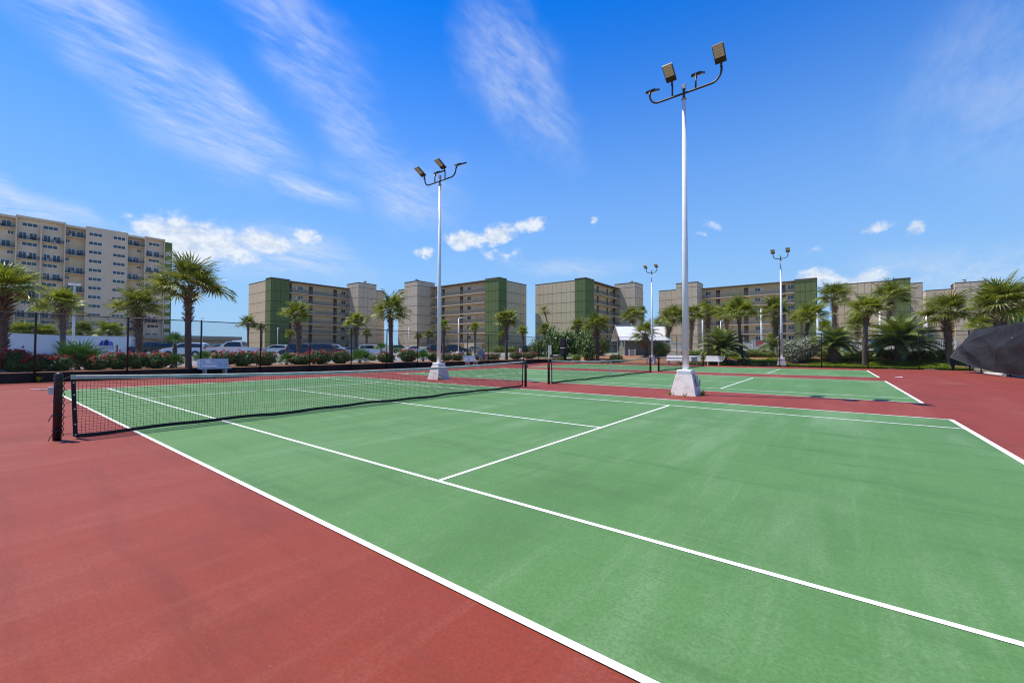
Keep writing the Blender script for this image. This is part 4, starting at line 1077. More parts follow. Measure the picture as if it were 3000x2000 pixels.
def flower_mesh(seed, n, size, m, zlo=.8, name='flowers'):
    r = random.Random(seed); mb = MB()
    for i in range(n):
        a = r.uniform(0, 6.28); q = math.sqrt(r.random())*.95; z = zlo + .20*(1-q*q)+r.uniform(-.10, .16)
        if r.random() < .25: z = r.uniform(.3, .8); q = 1.0
        c = Vector((math.cos(a)*q, math.sin(a)*q, z))
        for k in range(r.randint(3, 6)):
            p = c + Vector((r.gauss(0, .05), r.gauss(0, .05), r.gauss(0, .03))); s = size*r.uniform(.6, 1.1)
            nn = Vector((r.gauss(0, .7), r.gauss(0, .7), 1)).normalized(); a1 = nn.orthogonal().normalized(); b1 = nn.cross(a1)
            mb.add([p+(a1*math.cos(j*1.047)+b1*math.sin(j*1.047))*s+nn*(s*.35 if j % 2 else 0) for j in range(6)]+[p-nn*s*.3], [(j, (j+1) % 6, 6) for j in range(6)])
    return mb.mesh(name, m, False)
def stems_mesh(seed, n=9):
    r = random.Random(seed); mb = MB()
    for i in range(n):
        a = r.uniform(0, 6.28); q = r.uniform(.3, .8)
        mb.tube([(math.cos(a)*.08, math.sin(a)*.08, -.05), (math.cos(a)*q*.5, math.sin(a)*q*.5, .35), (math.cos(a)*q, math.sin(a)*q, .8)], [.022, .016, .008], 5, False)
    return mb.mesh('stems', M_STEM, False)
ROSE = [(leaf_cloud(k, 3200, .085, 'round', M_ROSEL, .42), leaf_cloud(k+40, 340, .06, 'round', M_ROSEN, .25), flower_mesh(k+5, 26, .066, M_ROSEF), stems_mesh(k)) for k in range(4)]
for q in ROSE:                                            # bronze shoots only in the upper part
    for v in q[1].vertices: v.co.z = .72 + v.co.z*.34
ROSEX = [(-30, 46, 1), (45, 52, 1), (100, 54, 1), (170, 60, .9), (282, 56, .8), (345, 60, .85), (398, 56, .9), (455, 62, 1), (655, 56, 1), (712, 58, 1), (774, 60, 1), (882, 58, 1), (938, 60, 1.08), (998, 46, 1.05),
         (1130, 44, 1), (1196, 42, 1.1), (1272, 36, .9), (1308, 28, .9), (1340, 46, .8), (1408, 34, .9), (1440, 38, .9), (1512, 34, .95), (1551, 32, .95)]
for i, (x, w, h) in enumerate(ROSEX):
    u = -19.6 if x < 600 else -19.9; D = DU(x, u); g = spot(x, D); R_ = w/2*D/FPX*1.22; q = ROSE[i % 4]
    H = .90*h*(1.0 if x > 600 else 1.02)
    rv = random.Random(i*7+1); R_ *= rv.uniform(.88, 1.15); H *= rv.uniform(.85, 1.12)
    t = thing('rose_bush', f'red flowering rose bush in the left flower bed, {ORD[i]} from the left', 'rose bush', g, i*1.3, 'rose bushes behind the left fence')
    for nm, me in zip(('foliage', 'new_growth', 'flowers', 'stems'), q):
        o = inst(nm, me, t, (0,0,.0), 0, (R_, R_, H)); stuff(o)
def shrub(name, label, x, D, wpx, hm, m_set, group=None, rot=0, sx=1.0, cat='shrub', v=None):
    g = spot(x, D); R_ = wpx/2*D/FPX
    t = thing(name, label, cat, g, rot, group)
    for nm, me in m_set: stuff(inst(nm, me, t, (0,0,-.05), 0, (R_*sx, R_, hm)))
    return t
LEAFY = [leaf_cloud(70+k, 2600, .075, 'lumpy', M_LEAF, .5) for k in range(3)]
BIGLEAF = [leaf_cloud(80+k, 1500, .115, 'lumpy', M_LEAF, .5) for k in range(2)]
VAR = [leaf_cloud(90, 4200, .055, 'lumpy', M_VARIE, .5), leaf_cloud(91, 2600, .05, 'round', M_VARIE, .4)]
HEDGE = [leaf_cloud(95+k, 2600, .07, 'round', M_HEDGE, .3) for k in range(3)]
ST = stems_mesh(300, 10)
shrub('flowering_bush', 'big bush with pale cream flowers beside the two-lamp floodlight pole', 2335, 41.2, 112, 2.35, [('foliage', VAR[0]), ('blossom_layer', VAR[1]), ('stems', ST)], cat='bush')
for lab, x, D, w, h, k in (('dark broadleaf shrub left of the screened gate', 1575, 62, 58, 2.6, 0), ('tall broadleaf shrub just behind the screened gate', 1622, 60, 70, 3.8, 1),
        ('rounded broadleaf tree shrub left of the shed, with bare stems', 1680, 62, 78, 3.4, 0), ('bright broadleaf shrub below the slim palm left of the shed', 1716, 60, 66, 3.2, 1),
        ('glossy round shrub at the trunk of the bushy palm', 1732, 53.5, 62, 2.5, 0), ('dark shrub against the gable of the shed', 1766, 56.5, 40, 2.7, 1),
        ('green shrub at the right picture edge behind the windscreen', 2990, 33, 80, 3.6, 1)):
    shrub('broadleaf_shrub', lab, x, D, w, h, [('foliage', (LEAFY if w < 60 else BIGLEAF)[k]), ('stems', ST)], 'broadleaf shrubs')
for lab, x, D, w, h, k in (('small clipped bush in front of the shed gable', 1805, 50.5, 40, .95, 0), ('dark low bush right of the ragged palm at the shed', 1938, 52, 52, 1.7, 1),
        ('small reddish shrub in the mulch left of the round shrub', 1690, 51, 24, 1.1, 2), ('small yellow-green bush beside the lawn patch', 1640, 53, 26, .8, 0),
        ('low shrub by the bins of the second block', 1460, 96, 40, 1.6, 1), ('low shrub at the right foot of the second block', 1500, 104, 40, 1.6, 2),
        ('small round bush in the parking island near the green SUV', 1178, 70, 22, .7, 0), ('trimmed bush behind the bright palmetto', 1092, 40, 24, .6, 1), ('low bush beside the white crossover', 857, 72, 26, .7, 2)):
    shrub('low_bush', lab, x, D, w, h, [('foliage', HEDGE[k])], 'low bushes')
# clipped hedge on top of the bank in separate mounds
HX = [(2030, 60), (2085, 58), (2135, 60), (2180, 56), (2215, 60), (2262, 60), (2305, 50), (2420, 56), (2490, 66), (2545, 64), (2600, 66), (2665, 76), (2730, 80), (2790, 76), (2850, 76)]
for i, (x, w) in enumerate(HX):
    shrub('hedge_mound', f'clipped hedge mound on top of the bank, {ORD[i]} from the left', x, DV(x, 51.0), w*1.15, .78+.12*math.sin(i*2.1), [('foliage', HEDGE[i % 3])], 'hedge mounds on the bank', rot=i, cat='hedge')
# far dark hedge line at the foot of the blocks
for i, (x, D, w, h) in enumerate(((1555, 118, 70, 1.9), (1490, 110, 60, 1.6), (690, 105, 90, 1.4), (1160, 120, 60, 1.7), (2420, 118, 80, 3.0), (2700, 120, 80, 3.2))):
    shrub('far_hedge', ['dark hedge in the gap between the second and third blocks', 'dark hedge at the foot of the second block end wall', 'low hedge right of the low office', 'hedge in the gap between the first and second blocks', 'hedge in the gap right of the long block', 'hedge below the gap at the far right blocks'][i], x, D, w, h, [('foliage', HEDGE[i % 3])], 'far hedges', cat='hedge')

# ground cover on the bank
def cover():
    r = random.Random(77); vs = []; fs = []
    def patch(u, v): return math.sin(u*.9+1.3)*math.sin(v*1.4+u*.35) + .55*math.sin(u*2.3+v*1.1)
    n = 0
    while n < 52000:
        u = r.uniform(-3.5, 18.3); v = 44.65 + 5.6*r.random()**1.2
        if patch(u, v) + (.75 if u > 9 else .35) + (.6 if v < 45.8 else 0) < .1: continue
        n += 1; s = r.uniform(.045, .095); z = gz(u, v)+.02+r.random()*.12; a = r.uniform(0, 6.28); t = r.uniform(-.5, .5); o = len(vs)
        ca, sa = math.cos(a)*s, math.sin(a)*s
        vs += [(u-ca, v-sa, z), (u+sa*.5, v-ca*.5, z+.02), (u+ca, v+sa, z+t*s), (u-sa*.5, v+ca*.5, z+.02)]; fs.append((o, o+1, o+2, o+3))
    mb = MB(); mb.add(vs, fs); o = mb.build('ground_cover', M_COVER, recalc=False); stuff(o); tag(o, 'bright green low ground cover spreading over the mulch bank', 'ground cover')
    # lawn blades at the near corner of the lawn
    vs = []; fs = []
    for i in range(9000):
        u = r.uniform(-29, -17.3); v = r.uniform(46.6, 55.8); z = gz(u, v)+.03; a = r.uniform(0, 6.28); o = len(vs); h = r.uniform(.05, .11)
        vs += [(u-.012*math.cos(a), v-.012*math.sin(a), z), (u+.012*math.cos(a), v+.012*math.sin(a), z), (u+r.uniform(-.04, .04), v+r.uniform(-.04, .04), z+h)]; fs.append((o, o+1, o+2))
    mb = MB(); mb.add(vs, fs); o = mb.build('grass_blades', M_LAWN, recalc=False); stuff(o); tag(o, 'short lawn grass beside the screened gate', 'grass')
cover()
def weeds(label, x, y, n, seed, h=.16):
    D = (CAM[2])/(-pd(x, y).z); p = P(x, y, D); r = random.Random(seed); mb = MB()
    t = thing('weed_tuft', label, 'weed', (p.x, p.y, 0), 0, 'weeds in the court cracks')
    for i in range(n):
        a = r.uniform(0, 6.28); l = h*r.uniform(.5, 1.2); d = Vector((math.cos(a), math.sin(a), 0))*r.uniform(.3, 1.0); s = Vector((-d.y, d.x, 0)).normalized()*.008
        b0 = d*.04; mb.add([b0-s, b0+s, d*l*.6+Vector((0,0,l*.6))+s, d*l*.6+Vector((0,0,l*.6))-s, d*l+Vector((0,0,l*.75))], [(0,1,2,3),(3,2,4)])
    stuff(mb.build('blades', M_COVER, t, recalc=False))
weeds('small weed tuft at the left corner of the nearest pole base', 1963, 1157, 26, 1)
weeds('little dry weed at the front face of the nearest pole base', 2006, 1162, 14, 2)
weeds('weed tuft at the right foot of the nearest pole base', 2058, 1158, 34, 3, .22)
weeds('leafy weeds at the front corner of the second pole base', 1286, 1113, 40, 4, .2)
weeds('green weed growing at the foot of the timber wall, far left', 112, 1120, 60, 5, .32)
weeds('green weed at the timber wall right of the white bench', 694, 1097, 30, 6, .35)

# ------------------------------------------------------------------ benches
_bm = {}
def bench(label, loc, rot, L, m=None, group='white slatted benches'):
    m = m or M_BENCH
    t = thing('bench', label, 'bench', loc, rot, group)
    k = (round(L, 2), m.name)
    if k not in _bm:
        b = MB(); b.box((-L/2, -.038, -.016), (L/2, .038, .016)); _bm[k] = b.mesh('slat', m)
    for i in range(4): inst('slat', _bm[k], t, (0, -.16+.115*i, .43))
    for i in range(5): inst('slat', _bm[k], t, (0, .27+.024*i, .50+.105*i), (R(76), 0, 0))
    lb = MB(); lb.prism([(-.20, 0), (-.11, 0), (-.09, .22), (.0, .32), (.09, .22), (.14, 0), (.24, 0), (.24, .41), (-.20, .41)], -.05, .05, 'x'); lb = lb.mesh('leg', M_BENCHLEG if m is M_BENCH else M_GREY)
    for x in (-L*.32, L*.32):
        inst('leg', lb, t, (x, 0, 0)); s_ = MB(); s_.tube([(x, .255, .38), (x, .40, .96)], .022, 6); s_.build('back_support', m, t)
    return t
def bspan_u(xa, xb, u):
    a, b = P(xa, 1027, DU(xa, u)), P(xb, 1027, DU(xb, u)); return (a.y+b.y)/2, abs(b.y-a.y)
def bspan_v(xa, xb, v):
    a, b = P(xa, 1027, DV(xa, v)), P(xb, 1027, DV(xb, v)); return (a.x+b.x)/2, abs(b.x-a.x)
c, L = bspan_u(583, 676, -17.35); bench('white slatted bench before the timber wall beside the big palm', (-17.35, c, 0), math.pi/2, L)
c, L = bspan_u(1364, 1400, -17.35); bench('white slatted bench before the timber wall right of the second light pole', (-17.35, c, 0), math.pi/2, L)
c, L = bspan_u(1405, 1427, -19.0); bench('small grey-blue bench behind the left fence, among the roses', (-19.0, c, .42), math.pi/2, L, mat('grey blue paint', (.20, .28, .42), .5), 'bench behind the fence')
c, L = bspan_v(1950, 1996, 43.6); bench('white slatted bench at the far fence left of the nearest light pole', (c, 43.6, 0), 0, L)
c, L = bspan_v(2003, 2051, 43.6); bench('white slatted bench at the far fence half hidden by the nearest light pole', (c, 43.6, 0), 0, L)
bx_ = c
c, L = bspan_v(2065, 2115, 43.6); bench('white slatted bench at the far fence in front of the large date palm', (c, 43.6, 0), 0, L)
t = thing('cooler', 'grey ribbed cooler box standing on the half hidden far bench', 'cooler', (bx_+.25, 43.55, .45))
bevel(box_obj('body', (-.24, -.2, 0), (.24, .18, .34), M_GREY, t), .03); bevel(box_obj('lid', (-.26, -.22, .341), (.26, .20, .42), mat('pale grey plastic', (.5, .5, .5), .5), t), .02)
for k in range(4): box_obj('rib', (-.2+.12*k, -.225, .04), (-.16+.12*k, -.2, .32), M_GREY, t)

# ------------------------------------------------------------------ windscreen blown off the right fence
def windscreen():
    t = thing('windscreen', 'torn black fabric windscreen billowing off the right fence', 'windscreen', (0, 0, 0))
    NA, NB = 150, 46; VE = 15.0
    def lerp(a, b, q): return a+(b-a)*q
    botpts = [(0.0, P(2784, 1047, 29.6)), (.10, P(2836, 1066, 28.4)), (.17, P(2872, 1079, 27.2)), (.30, P(2930, 1092, 24.9)), (.45, P(3000, 1102, 22.4)), (1.0, Vector((17.93, VE, .15)))]
    def bot(a):
        for (a0, p0), (a1, p1) in zip(botpts[:-1], botpts[1:]):
            if a <= a1: q = (a-a0)/(a1-a0); return p0.lerp(p1, q)
        return botpts[-1][1]
    def top(a): return Vector((17.93 - .015*math.sin(a*60), lerp(42.6, VE, a), 3.03 - .035*abs(math.sin(a*46))))
    vs = []; fs = []
    for i in range(NA+1):
        a = (i/NA)**1.35; T, B = top(a), bot(a)
        for j in range(NB+1):
            b = j/NB; p = T.lerp(B, b)
            k = math.exp(-a*3.2); s = math.sin(b*math.pi)
            out = .30*k*s + .10*s*math.sin(a*17+b*2.2)*(.3+k) + .07*s*math.sin(a*31-b*5+1) + .035*math.sin(b*11+a*9)*s + .05*math.sin((a*9-b*3.4)*3.2)*s*k*1.6
            edge = min(1.0, a/.10); out *= edge
            sag = -.06*s*math.sin(a*40)*k
            r1 = abs(math.sin(a*13+b*3.6+math.sin(b*4)*.8)); r2 = abs(math.sin(a*26-b*6.5+1.1+math.sin(a*21)*.6)); r3 = abs(math.sin(b*9+a*17+math.sin(a*30)*.7))
            out += s*(.13*(1-r1)**2.6 + .05*(1-r2)**2.5 + .035*(1-r3)**2.5)*(.25+k)
            p = p + Vector((-1, -.15, 0))*out + Vector((0, 0, sag))
            vs.append(p)
    for i in range(NA):
        for j in range(NB): fs.append((i*(NB+1)+j, (i+1)*(NB+1)+j, (i+1)*(NB+1)+j+1, i*(NB+1)+j+1))
    mb = MB(); mb.add(vs, fs, True); o = mb.build('fabric', M_CLOTH, t, recalc=False)
    sd = o.modifiers.new('thickness', 'SOLIDIFY'); sd.thickness = .006
    hem = MB(); hem.tube([vs[i*(NB+1)+NB] for i in range(NA+1)], .014, 5, False); hem.build('hem', mat('frayed hem', (.10, .095, .09), .8), t)
    hl = MB(); hl.tube([vs[j] for j in range(NB+1)], .016, 5, False); hl.build('hem', MATS['frayed hem'], t)
    rag = MB(); tip = vs[NB]
    rag.add([tip+Vector((-.05, -.05, 0)), tip+Vector((.30, .3, -.02)), tip+Vector((.24, .25, -.75)), tip+Vector((.12, .1, -.95)), tip+Vector((.0, .0, -.5))], [(0,1,2,3,4)])
    r_ = rag.build('torn_flap', M_CLOTH, t, recalc=False); sd = r_.modifiers.new('thickness', 'SOLIDIFY'); sd.thickness = .01
    # pale half-moon patch painted as light through a slit near the right picture edge
    q = vs[min(range(len(vs)), key=lambda i: (proj(vs[i])[0]-2967)**2 + (proj(vs[i])[1]-987)**2)]
    w = MB(); pts = [(q.x-.03, q.y-.17*math.cos(a), q.z-.14*math.sin(a)) for a in np.linspace(.1, 3.0, 9)] + [(q.x-.03, q.y-.15*math.cos(a), q.z-.06*math.sin(a)) for a in np.linspace(3.0, .1, 9)]
    w.add(pts, [tuple(range(18))]); w.build('slit_light_patch', M_STRAP, t, recalc=False)
def proj(p):
    d = Vector(p)-Vector(CAM); return (1500+FPX*d.dot(_R2)/d.dot(_F), 1000-FPX*d.dot(_U2)/d.dot(_F))
windscreen()
t = thing('concrete_kerb_bar', 'fallen pale concrete bar lying at the foot of the right fence', 'concrete bar', (17.55, 36.0, 0), R(95))
b = MB(); b.tube([(-1.3, 0, .10), (1.3, 0, .10)], .10, 10); b.build('bar', M_CONC, t); b = MB(); b.tube([(1.25, 0, .10), (1.32, 0, .10)], .105, 10); b.build('dark_end', M_JOINT, t)
o = MB(); o.add([(0,0,.012), (.36,.05,.013), (.42,.22,.03), (.10,.20,.012), (0,0,.016), (.36,.05,.017), (.42,.22,.034), (.10,.20,.016)], [(0,1,2,3),(7,6,5,4),(0,4,5,1),(1,5,6,2),(2,6,7,3),(3,7,4,0)])
q = P(2622, 1105, CAM[2]/(-pd(2622, 1105).z)); tag(o.build('paper_scrap', M_STRAP, None, (q.x, q.y, 0), .3), 'white paper scrap lying on the red surface near the far court', 'litter')
q = P(2708, 1083.5, CAM[2]/(-pd(2708, 1083.5).z)); o = MB(); o.tube([(0,0,.03), (.5,.1,.05), (.8,-.05,.03)], [.02, .03, .01], 6); tag(o.build('dry_branch', mat('dry branch', (.45, .35, .22), .8), None, (q.x, 44.25, 0), .2), 'pale dry palm stalk at the foot of the far fence', 'branch')

# ------------------------------------------------------------------ picket fences and things by the pool
def picket(label, xa, xb, v, z0=1.42, H=1.18):
    a = P(xa, 1027, DV(xa, v)); b = P(xb, 1027, DV(xb, v)); L = abs(b.x-a.x)
    t = thing('picket_fence', label, 'fence', (min(a.x, b.x), v, z0), 0, 'white picket fences by the pool')
    n = max(1, round(L/2.0))
    pk = MB(); w = L/n; x = .14
    while x < w-.06: pk.box((x-.03, -.012, .10), (x+.03, .012, H-.10)); x += .125
    pk = pk.mesh('pickets', M_WHITE)
    for i in range(n+1):
        o = box_obj('post', (L*i/n-.065, -.065, 0), (L*i/n+.065, .065, H+.08), M_WHITE, t); box_obj('post_cap', (L*i/n-.085, -.085, H+.081), (L*i/n+.085, .085, H+.13), M_WHITE, o)
        if i < n:
            stuff(inst('pickets', pk, t, (w*i, 0, 0)))
            for z in (.12, H-.12): box_obj('rail', (w*i+.066, -.03, z), (w*(i+1)-.066, .03, z+.07), M_WHITE, t)
picket('white picket fence left of the nearest light pole, behind the benches', 1948, 2006, 53.4)
picket('white picket fence behind the date palm and the red striped board', 2140, 2272, 53.4)
picket('short white picket fence behind the leaning palm', 2366, 2402, 53.4)
picket('long white picket fence behind the hedge on the right', 2428, 2800, 53.4)
D = DV(2234, 52.9); q = P(2234, 1027, D)
t = thing('notice_board', 'red and white notice board in a white frame on the picket fence', 'sign', (q.x, 52.9, 0))
za, zb = P(2234, 1016.5, D).z, P(2234, 997, D).z
w = 31/2*D/FPX/.79
box_obj('board', (-w, 0, za), (w, .03, zb), M_WHITE, t)
rd = MB(); rd.add([(-w*.9, -.004, za+.14), (-w*.25, -.004, za+.14), (-w*.1, -.004, za+.30), (w*.45, -.004, zb-.10), (-w*.9, -.004, zb-.07)], [(0,1,2,3,4)]); rd.build('red_print', M_FLAGR, t, recalc=False)
wb = MB(); wb.quad((-w*.55, -.006, za+.22), (-w*.1, -.006, za+.22), (-w*.02, -.006, za+.26), (-w*.5, -.006, za+.26)); wb.build('white_stroke', M_STRAP, t, recalc=False)
for x0, x1, z in ((-.82, -.68, za+.05), (-.64, -.08, za+.05), (-.85, -.35, zb-.05), (.25, .82, zb-.05)):
    nb = MB(); nb.quad((w*x0, -.005, z), (w*x1, -.005, z), (w*x1, -.005, z+.045), (w*x0, -.005, z+.045)); nb.build('navy_strip', M_NAVY, t, recalc=False)
for x in (-w-.05, w+.001): box_obj('post', (x, -.02, .8), (x+.05, .05, zb+.06), M_WHITE, t)
D = DV(2560, 53.2); q = P(2560, 1027, D); t = thing('towel', 'bright blue towel hanging on the picket fence', 'towel', (q.x, 53.3, 0))
mb = MB(); vs = []; fs = []
for i in range(9):
    for j in range(7): vs.append((-.28+.07*i, -.02+.02*math.sin(i*1.6+j*.4), 2.58-.14*j-.02*math.sin(i*2)))
for i in range(8):
    for j in range(6): fs.append((i*7+j, (i+1)*7+j, (i+1)*7+j+1, i*7+j+1))
mb.add(vs, fs, True); o = mb.build('cloth', M_BLUE, t, recalc=False); o.modifiers.new('thickness', 'SOLIDIFY').thickness = .015

# small posts behind the far corner
q = spot(1609, 56); t = thing('sign_post', 'white post with a narrow grey panel left of the screened gate', 'sign', q)
box_obj('post', (-.10, -.06, -.1), (.04, .06, 1.75), M_WHITE, t); box_obj('panel', (.045, -.03, .5), (.34, .03, 1.75), mat('pale grey panel', (.55, .56, .55), .6), t)
for k, x in enumerate((1522, 1526.5)):
    q = spot(x, 92); b = MB(); b.tube([(0,0,-.1), (0,0,.9), (0,0,.98)], [.12, .12, .05], 10)
    t = thing('bollard', ['white bollard at the second block end wall, left of the two', 'white bollard at the second block end wall, right of the two'][k], 'bollard', q, 0, 'white bollards'); b.build('post', M_WHITE, t); b = MB(); b.tube([(0,0,.70), (0,0,.80)], .125, 10); b.build('band', M_GREY, t)
q = spot(342, DU(342, -20.8)); t = thing('marker_post', 'short dark green post in front of the logo trailer', 'post', q); b = MB(); b.tube([(0,0,-.1), (0,0,1.25)], .05, 8); b.build('post', mat('dark green paint', (.03, .07, .05), .6), t)
b = MB(); b.tube([(0,0,1.25), (0,0,1.28)], .055, 8); b.build('cap', M_BLACK, t)

# ------------------------------------------------------------------ vehicles
PROF = {  # side outlines, front at +x: (x, z) along the top from the tail to the nose
 'sedan': dict(L=4.75, W=1.82, top=[(-2.36,.62),(-2.30,.95),(-1.75,1.04),(-1.05,1.40),(-.35,1.46),(.25,1.42),(1.05,1.02),(1.95,.88),(2.30,.72),(2.37,.48)], belt=.98, gl=[(-1.52,1.03),(-.98,1.36),(-.35,1.41),(.18,1.37),(.86,1.03)], wb=(-1.35,1.42), wr=.325),
 'suv': dict(L=4.65, W=1.86, top=[(-2.30,.70),(-2.28,1.10),(-2.05,1.58),(-1.75,1.68),(-.4,1.72),(.30,1.66),(1.05,1.16),(1.95,1.02),(2.26,.82),(2.32,.50)], belt=1.10, gl=[(-2.0,1.16),(-1.78,1.55),(-.4,1.63),(.22,1.57),(.86,1.16)], wb=(-1.32,1.36), wr=.36),
 'pickup': dict(L=5.6, W=1.95, top=[(-2.78,.70),(-2.78,1.18),(-1.02,1.18),(-.98,1.22),(-.80,1.82),(-.2,1.88),(.55,1.82),(1.22,1.28),(2.30,1.14),(2.72,.98),(2.80,.55)], belt=1.22, gl=[(-.86,1.26),(-.70,1.74),(-.2,1.79),(.48,1.74),(1.02,1.27)], wb=(-1.65,1.75), wr=.40),
}
_car = {}
def car_meshes(kind, pm):
    k = (kind, pm.name)
    if k in _car: return _car[k]
    p = PROF[kind]; W = p['W']/2; L = p['L']; belt = p['belt']; wr = p['wr']; low = .26
    top = p['top']; zt = max(z for _, z in top)
    def hw(x, z):
        w = W if z <= belt else W - (W*.20)*min(1, (z-belt)/(zt-belt))**.9
        e = max(0, (abs(x)-L*.36)/(L*.14)); return w*(1-.13*min(1, e)**2)*(1 if z > .45 else .96)
    # outline with wheel arches
    bottom = []
    for wx in sorted(p['wb'], reverse=True):
        bottom += [(wx+wr*1.22*math.cos(a), max(low, wr+wr*1.22*math.sin(a)-.02)) for a in np.linspace(0, math.pi, 9)]
    line = list(top) + [(top[-1][0]-.08, low)] + bottom + [(top[0][0]+.06, low+.06)]
    n = len(line); mb = MB(); vs = []
    for s in (-1, 1): vs += [(x, s*hw(x, z), z) for x, z in line]
    # crown the top: add a slightly raised centre line
    vs += [(x, 0, z+(.035 if 0 < i < len(top)-1 else .0)) for i, (x, z) in enumerate(line)]
    fs = [tuple(range(n-1, -1, -1)), tuple(range(n, 2*n))]
    for i in range(n):
        j = (i+1) % n
        fs += [(i, j, 2*n+j, 2*n+i), (2*n+i, 2*n+j, n+j, n+i)]
    mb.add(vs, fs); body = mb.mesh('body', pm)
    gl = p['gl']; glass = []
    for s in (-1, 1):
        g = MB(); g.add([(x, s*(hw(x, z)+.006), z) for x, z in gl], [tuple(range(len(gl)))]); glass.append(g.mesh('side_glass', M_CGLASS, False))
    # windscreen and rear glass follow the outline
    def strip(i, name, q0=.08, q1=.92):
        (x0, z0), (x1, z1) = top[i], top[i+1]; a = (x0+(x1-x0)*q0, z0+(z1-z0)*q0); b = (x0+(x1-x0)*q1, z0+(z1-z0)*q1); g = MB()
        nx, nz = -(z1-z0), (x1-x0); l = math.hypot(nx, nz); o = (nx/l*.02, nz/l*.02)
        g.add([(a[0]+o[0], -hw(*a)*.9, a[1]+o[1]+.0), (a[0]+o[0], 0, a[1]+o[1]+.03), (a[0]+o[0], hw(*a)*.9, a[1]+o[1]), (b[0]+o[0], hw(*b)*.9, b[1]+o[1]), (b[0]+o[0], 0, b[1]+o[1]+.03), (b[0]+o[0], -hw(*b)*.9, b[1]+o[1])], [(0,1,4,5),(1,2,3,4)]); return g.mesh(name, M_CGLASS, False)
    fi = {'sedan': 5, 'suv': 5, 'pickup': 6}[kind]; ri = {'sedan': 2, 'suv': 1, 'pickup': 3}[kind]
    glass += [strip(fi, 'windshield'), strip(ri, 'rear_glass', .15, .9)]
    wl = MB(); wl.tube([(0, -.11, 0), (0, .11, 0)], wr, 18); ty = wl.mesh('wheel', M_RUBBER)
    rm = MB(); rm.tube([(0, -.115, 0), (0, .115, 0)], wr*.62, 10); rim = rm.mesh('rim', M_RIM)
    x0 = top[0][0]; x1 = top[-1][0]; zl = {'sedan': .78, 'suv': 1.05, 'pickup': .98}[kind]; zh = {'sedan': .66, 'suv': .80, 'pickup': .90}[kind]
    hl = MB(); hl.box((x1-.28, -.16, -.07), (x1-.02, .16, .07)); hl = hl.mesh('headlight', M_HEADL)
    tl = MB(); h2 = .16 if kind != 'sedan' else .08; tl.box((x0-.015, -.10, -h2), (x0+.16, .10, h2)); tl = tl.mesh('tail_light', M_TAIL)
    bp = MB(); bp.box((x1-.2, -W*.86, .26), (x1+.03, W*.86, .50)); bp = bp.mesh('bumper', MATS['black painted steel'] if kind != 'sedan' else pm)
    pl_ = MB(); pl_.box((-W*1.0, -.02, 0), (0, .02, .1))
    un = MB(); un.box((x0+.3, -W*.82, .24), (x1-.3, W*.82, .55)); un = un.mesh('underbody', M_RUBBER)
    _car[k] = (body, glass, ty, rim, hl, tl, bp, un, zl, zh, W, p); return _car[k]
CAMANG = math.atan2(_Rt.y, _Rt.x)
def car(label, kind, pm, x, D, phi, cat='car', name='parked_car', extra=None, group='parked vehicles', dz=0):
    body, glass, ty, rim, hl, tl, bp, un, zl, zh, W, p = car_meshes(kind, pm)
    g = spot(x, D); t = thing(name, label, cat, g+Vector((0, 0, .014+dz)), CAMANG + R(phi), group)
    inst('body', body, t)
    for i, q in enumerate(glass): inst(['side_window', 'side_window', 'windshield', 'rear_window'][i], q, t)
    inst('underbody', un, t); inst('bumper', bp, t)
    for wx in p['wb']:
        for s in (-1, 1):
            w = inst('wheel', ty, t, (wx, s*(W-.13), p['wr'])); inst('rim', rim, w)
    for s in (-1, 1): inst('headlight', hl, t, (0, s*(W-.28), zh)); inst('tail_light', tl, t, (0, s*(W-.14), zl))
    for s in (-1, 1):
        mm = MB(); mm.box((.75, s*W, p['belt']-.02), (.92, s*(W+.2), p['belt']+.13)); mm.build('mirror', pm, t)
    if kind == 'pickup' and extra != 'tonneau':
        b = MB(); b.box((-2.68, -W*.86, 1.19), (-1.08, W*.86, 1.205)); b.build('bed_floor', M_RUBBER, t)
    if extra == 'rollbar':
        b = MB()
        for xx in (-1.3, -.4): b.tube([(xx, -.7, 1.1), (xx, -.62, 2.0), (xx, .62, 2.0), (xx, .7, 1.1)], .035, 6)
        b.tube([(-1.3, -.62, 2.0), (.5, -.6, 2.02)], .03, 6); b.tube([(-1.3, .62, 2.0), (.5, .6, 2.02)], .03, 6); b.build('roll_bar', M_BLACK, t)
    if extra == 'rails':
        for s in (-1, 1):
            b = MB(); b.tube([(-1.6, s*.62, 1.70), (-1.5, s*.62, 1.77), (-.1, s*.60, 1.79), (.05, s*.60, 1.72)], .02, 6); b.build('roof_rail', M_BLACK, t)
    return t
WH = paint('white', (.78, .78, .78)); GR = paint('slate grey', (.055, .065, .085), .3); NV = paint('navy', (.018, .028, .07), .3); BK = paint('black', (.012, .012, .014)); SV = paint('silver', (.42, .45, .50), .5); LM = paint('lime', (.26, .30, .025), .2); GD = paint('champagne', (.36, .32, .24), .4)
car('white crew-cab pickup truck parked facing left behind the roses', 'pickup', WH, 690, 46.0, 196, 'pickup truck', 'pickup_truck')
car('white crossover facing left, just right of the white pickup truck', 'suv', WH, 806, 74, 186)
car('small white car far behind, right of the white crossover', 'suv', WH, 858, 98, 215)
car('slate grey SUV facing right with a tall red tail light', 'suv', GR, 962, 53.0, 14)
car('navy SUV behind the slate grey SUV, on its left', 'suv', NV, 893, 60, 22)
car('second dark SUV peeping between the navy SUV and the crossover', 'sedan', NV, 868, 68, 200)
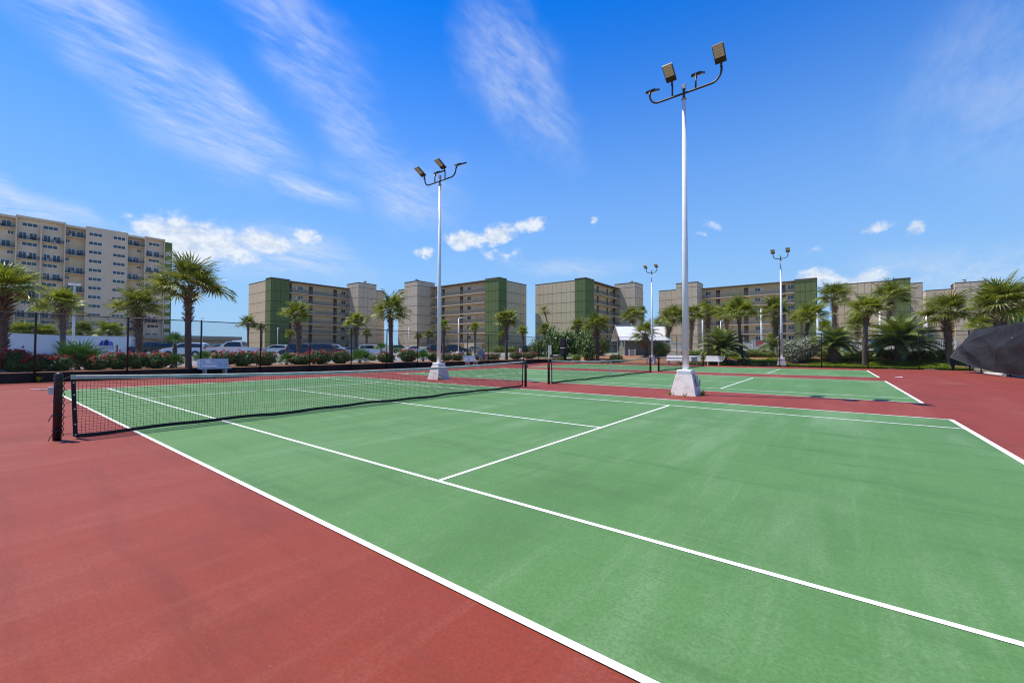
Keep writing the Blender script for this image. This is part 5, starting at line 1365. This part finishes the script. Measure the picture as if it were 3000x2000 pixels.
car('white work pickup with a rack, facing right beyond the slate grey SUV', 'pickup', WH, 985, 78, 8, 'pickup truck', 'pickup_truck', 'rollbar')
car('silver sedan left of the white SUV', 'sedan', SV, 1030, 62, 196)
car('black SUV roof showing above the silver sedan', 'suv', BK, 1036, 82, 185)
car('boxy white SUV facing right behind the stemmed palmetto', 'suv', WH, 1098, 62, 8, extra='rails')
car('lime green SUV parked in the gap between the first two blocks', 'suv', LM, 1168, 88, 50)
car('white sedan right of the lime green SUV, tail towards the courts', 'sedan', WH, 1216, 84, 28)
car('black SUV left of the second light pole, in front of the second block', 'suv', BK, 1283, 88, 40)
car('black SUV with tail lights just right of the second light pole', 'suv', BK, 1334, 86, 30)
car('champagne sedan before the bin store of the second block', 'sedan', GD, 1394, 100, -6)
car('navy pickup truck at the right end of the logo trailer', 'pickup', NV, 455, 58, 12, 'pickup truck', 'pickup_truck')
car('black open-topped buggy with roll bars beside the navy pickup', 'pickup', BK, 490, 53, 30, 'buggy', 'off_road_buggy', 'rollbar')
car('white SUV half hidden by the big palm trunk, facing left', 'suv', WH, 545, 49, 194)
car('silver SUV beyond the hood of the white crew-cab pickup', 'suv', SV, 642, 70, 190, extra='rails')

# parking islands with kerbs, and painted bay lines
for k, (x, D, L_, W_) in enumerate(((1170, 66, 9, 2.2), (1010, 47, 7, 1.6), (610, 44, 6, 1.8), (1330, 60, 9, 2.2))):
    q = spot(x, D); b = MB(); b.box((-L_/2, -W_/2, -.1), (L_/2, W_/2, .14)); o = b.build('kerb_island', M_CONC, None, q, CAMANG); bevel(o, .05, 2); struct(o)
    b = MB(); b.box((-L_/2+.15, -W_/2+.15, .141), (L_/2-.15, W_/2-.15, .16)); b.build('island_mulch', M_MULCH, o)
for k in range(14):
    v = -2+2.8*k; b = MB(); b.quad((-34.8, v, 0), (-30.0, v, 0), (-30.0, v+.1, 0), (-34.8, v+.1, 0)); o = struct(b.build('bay_line', M_LINE, None, (0, 0, gz(-30, v)+.024), recalc=False))
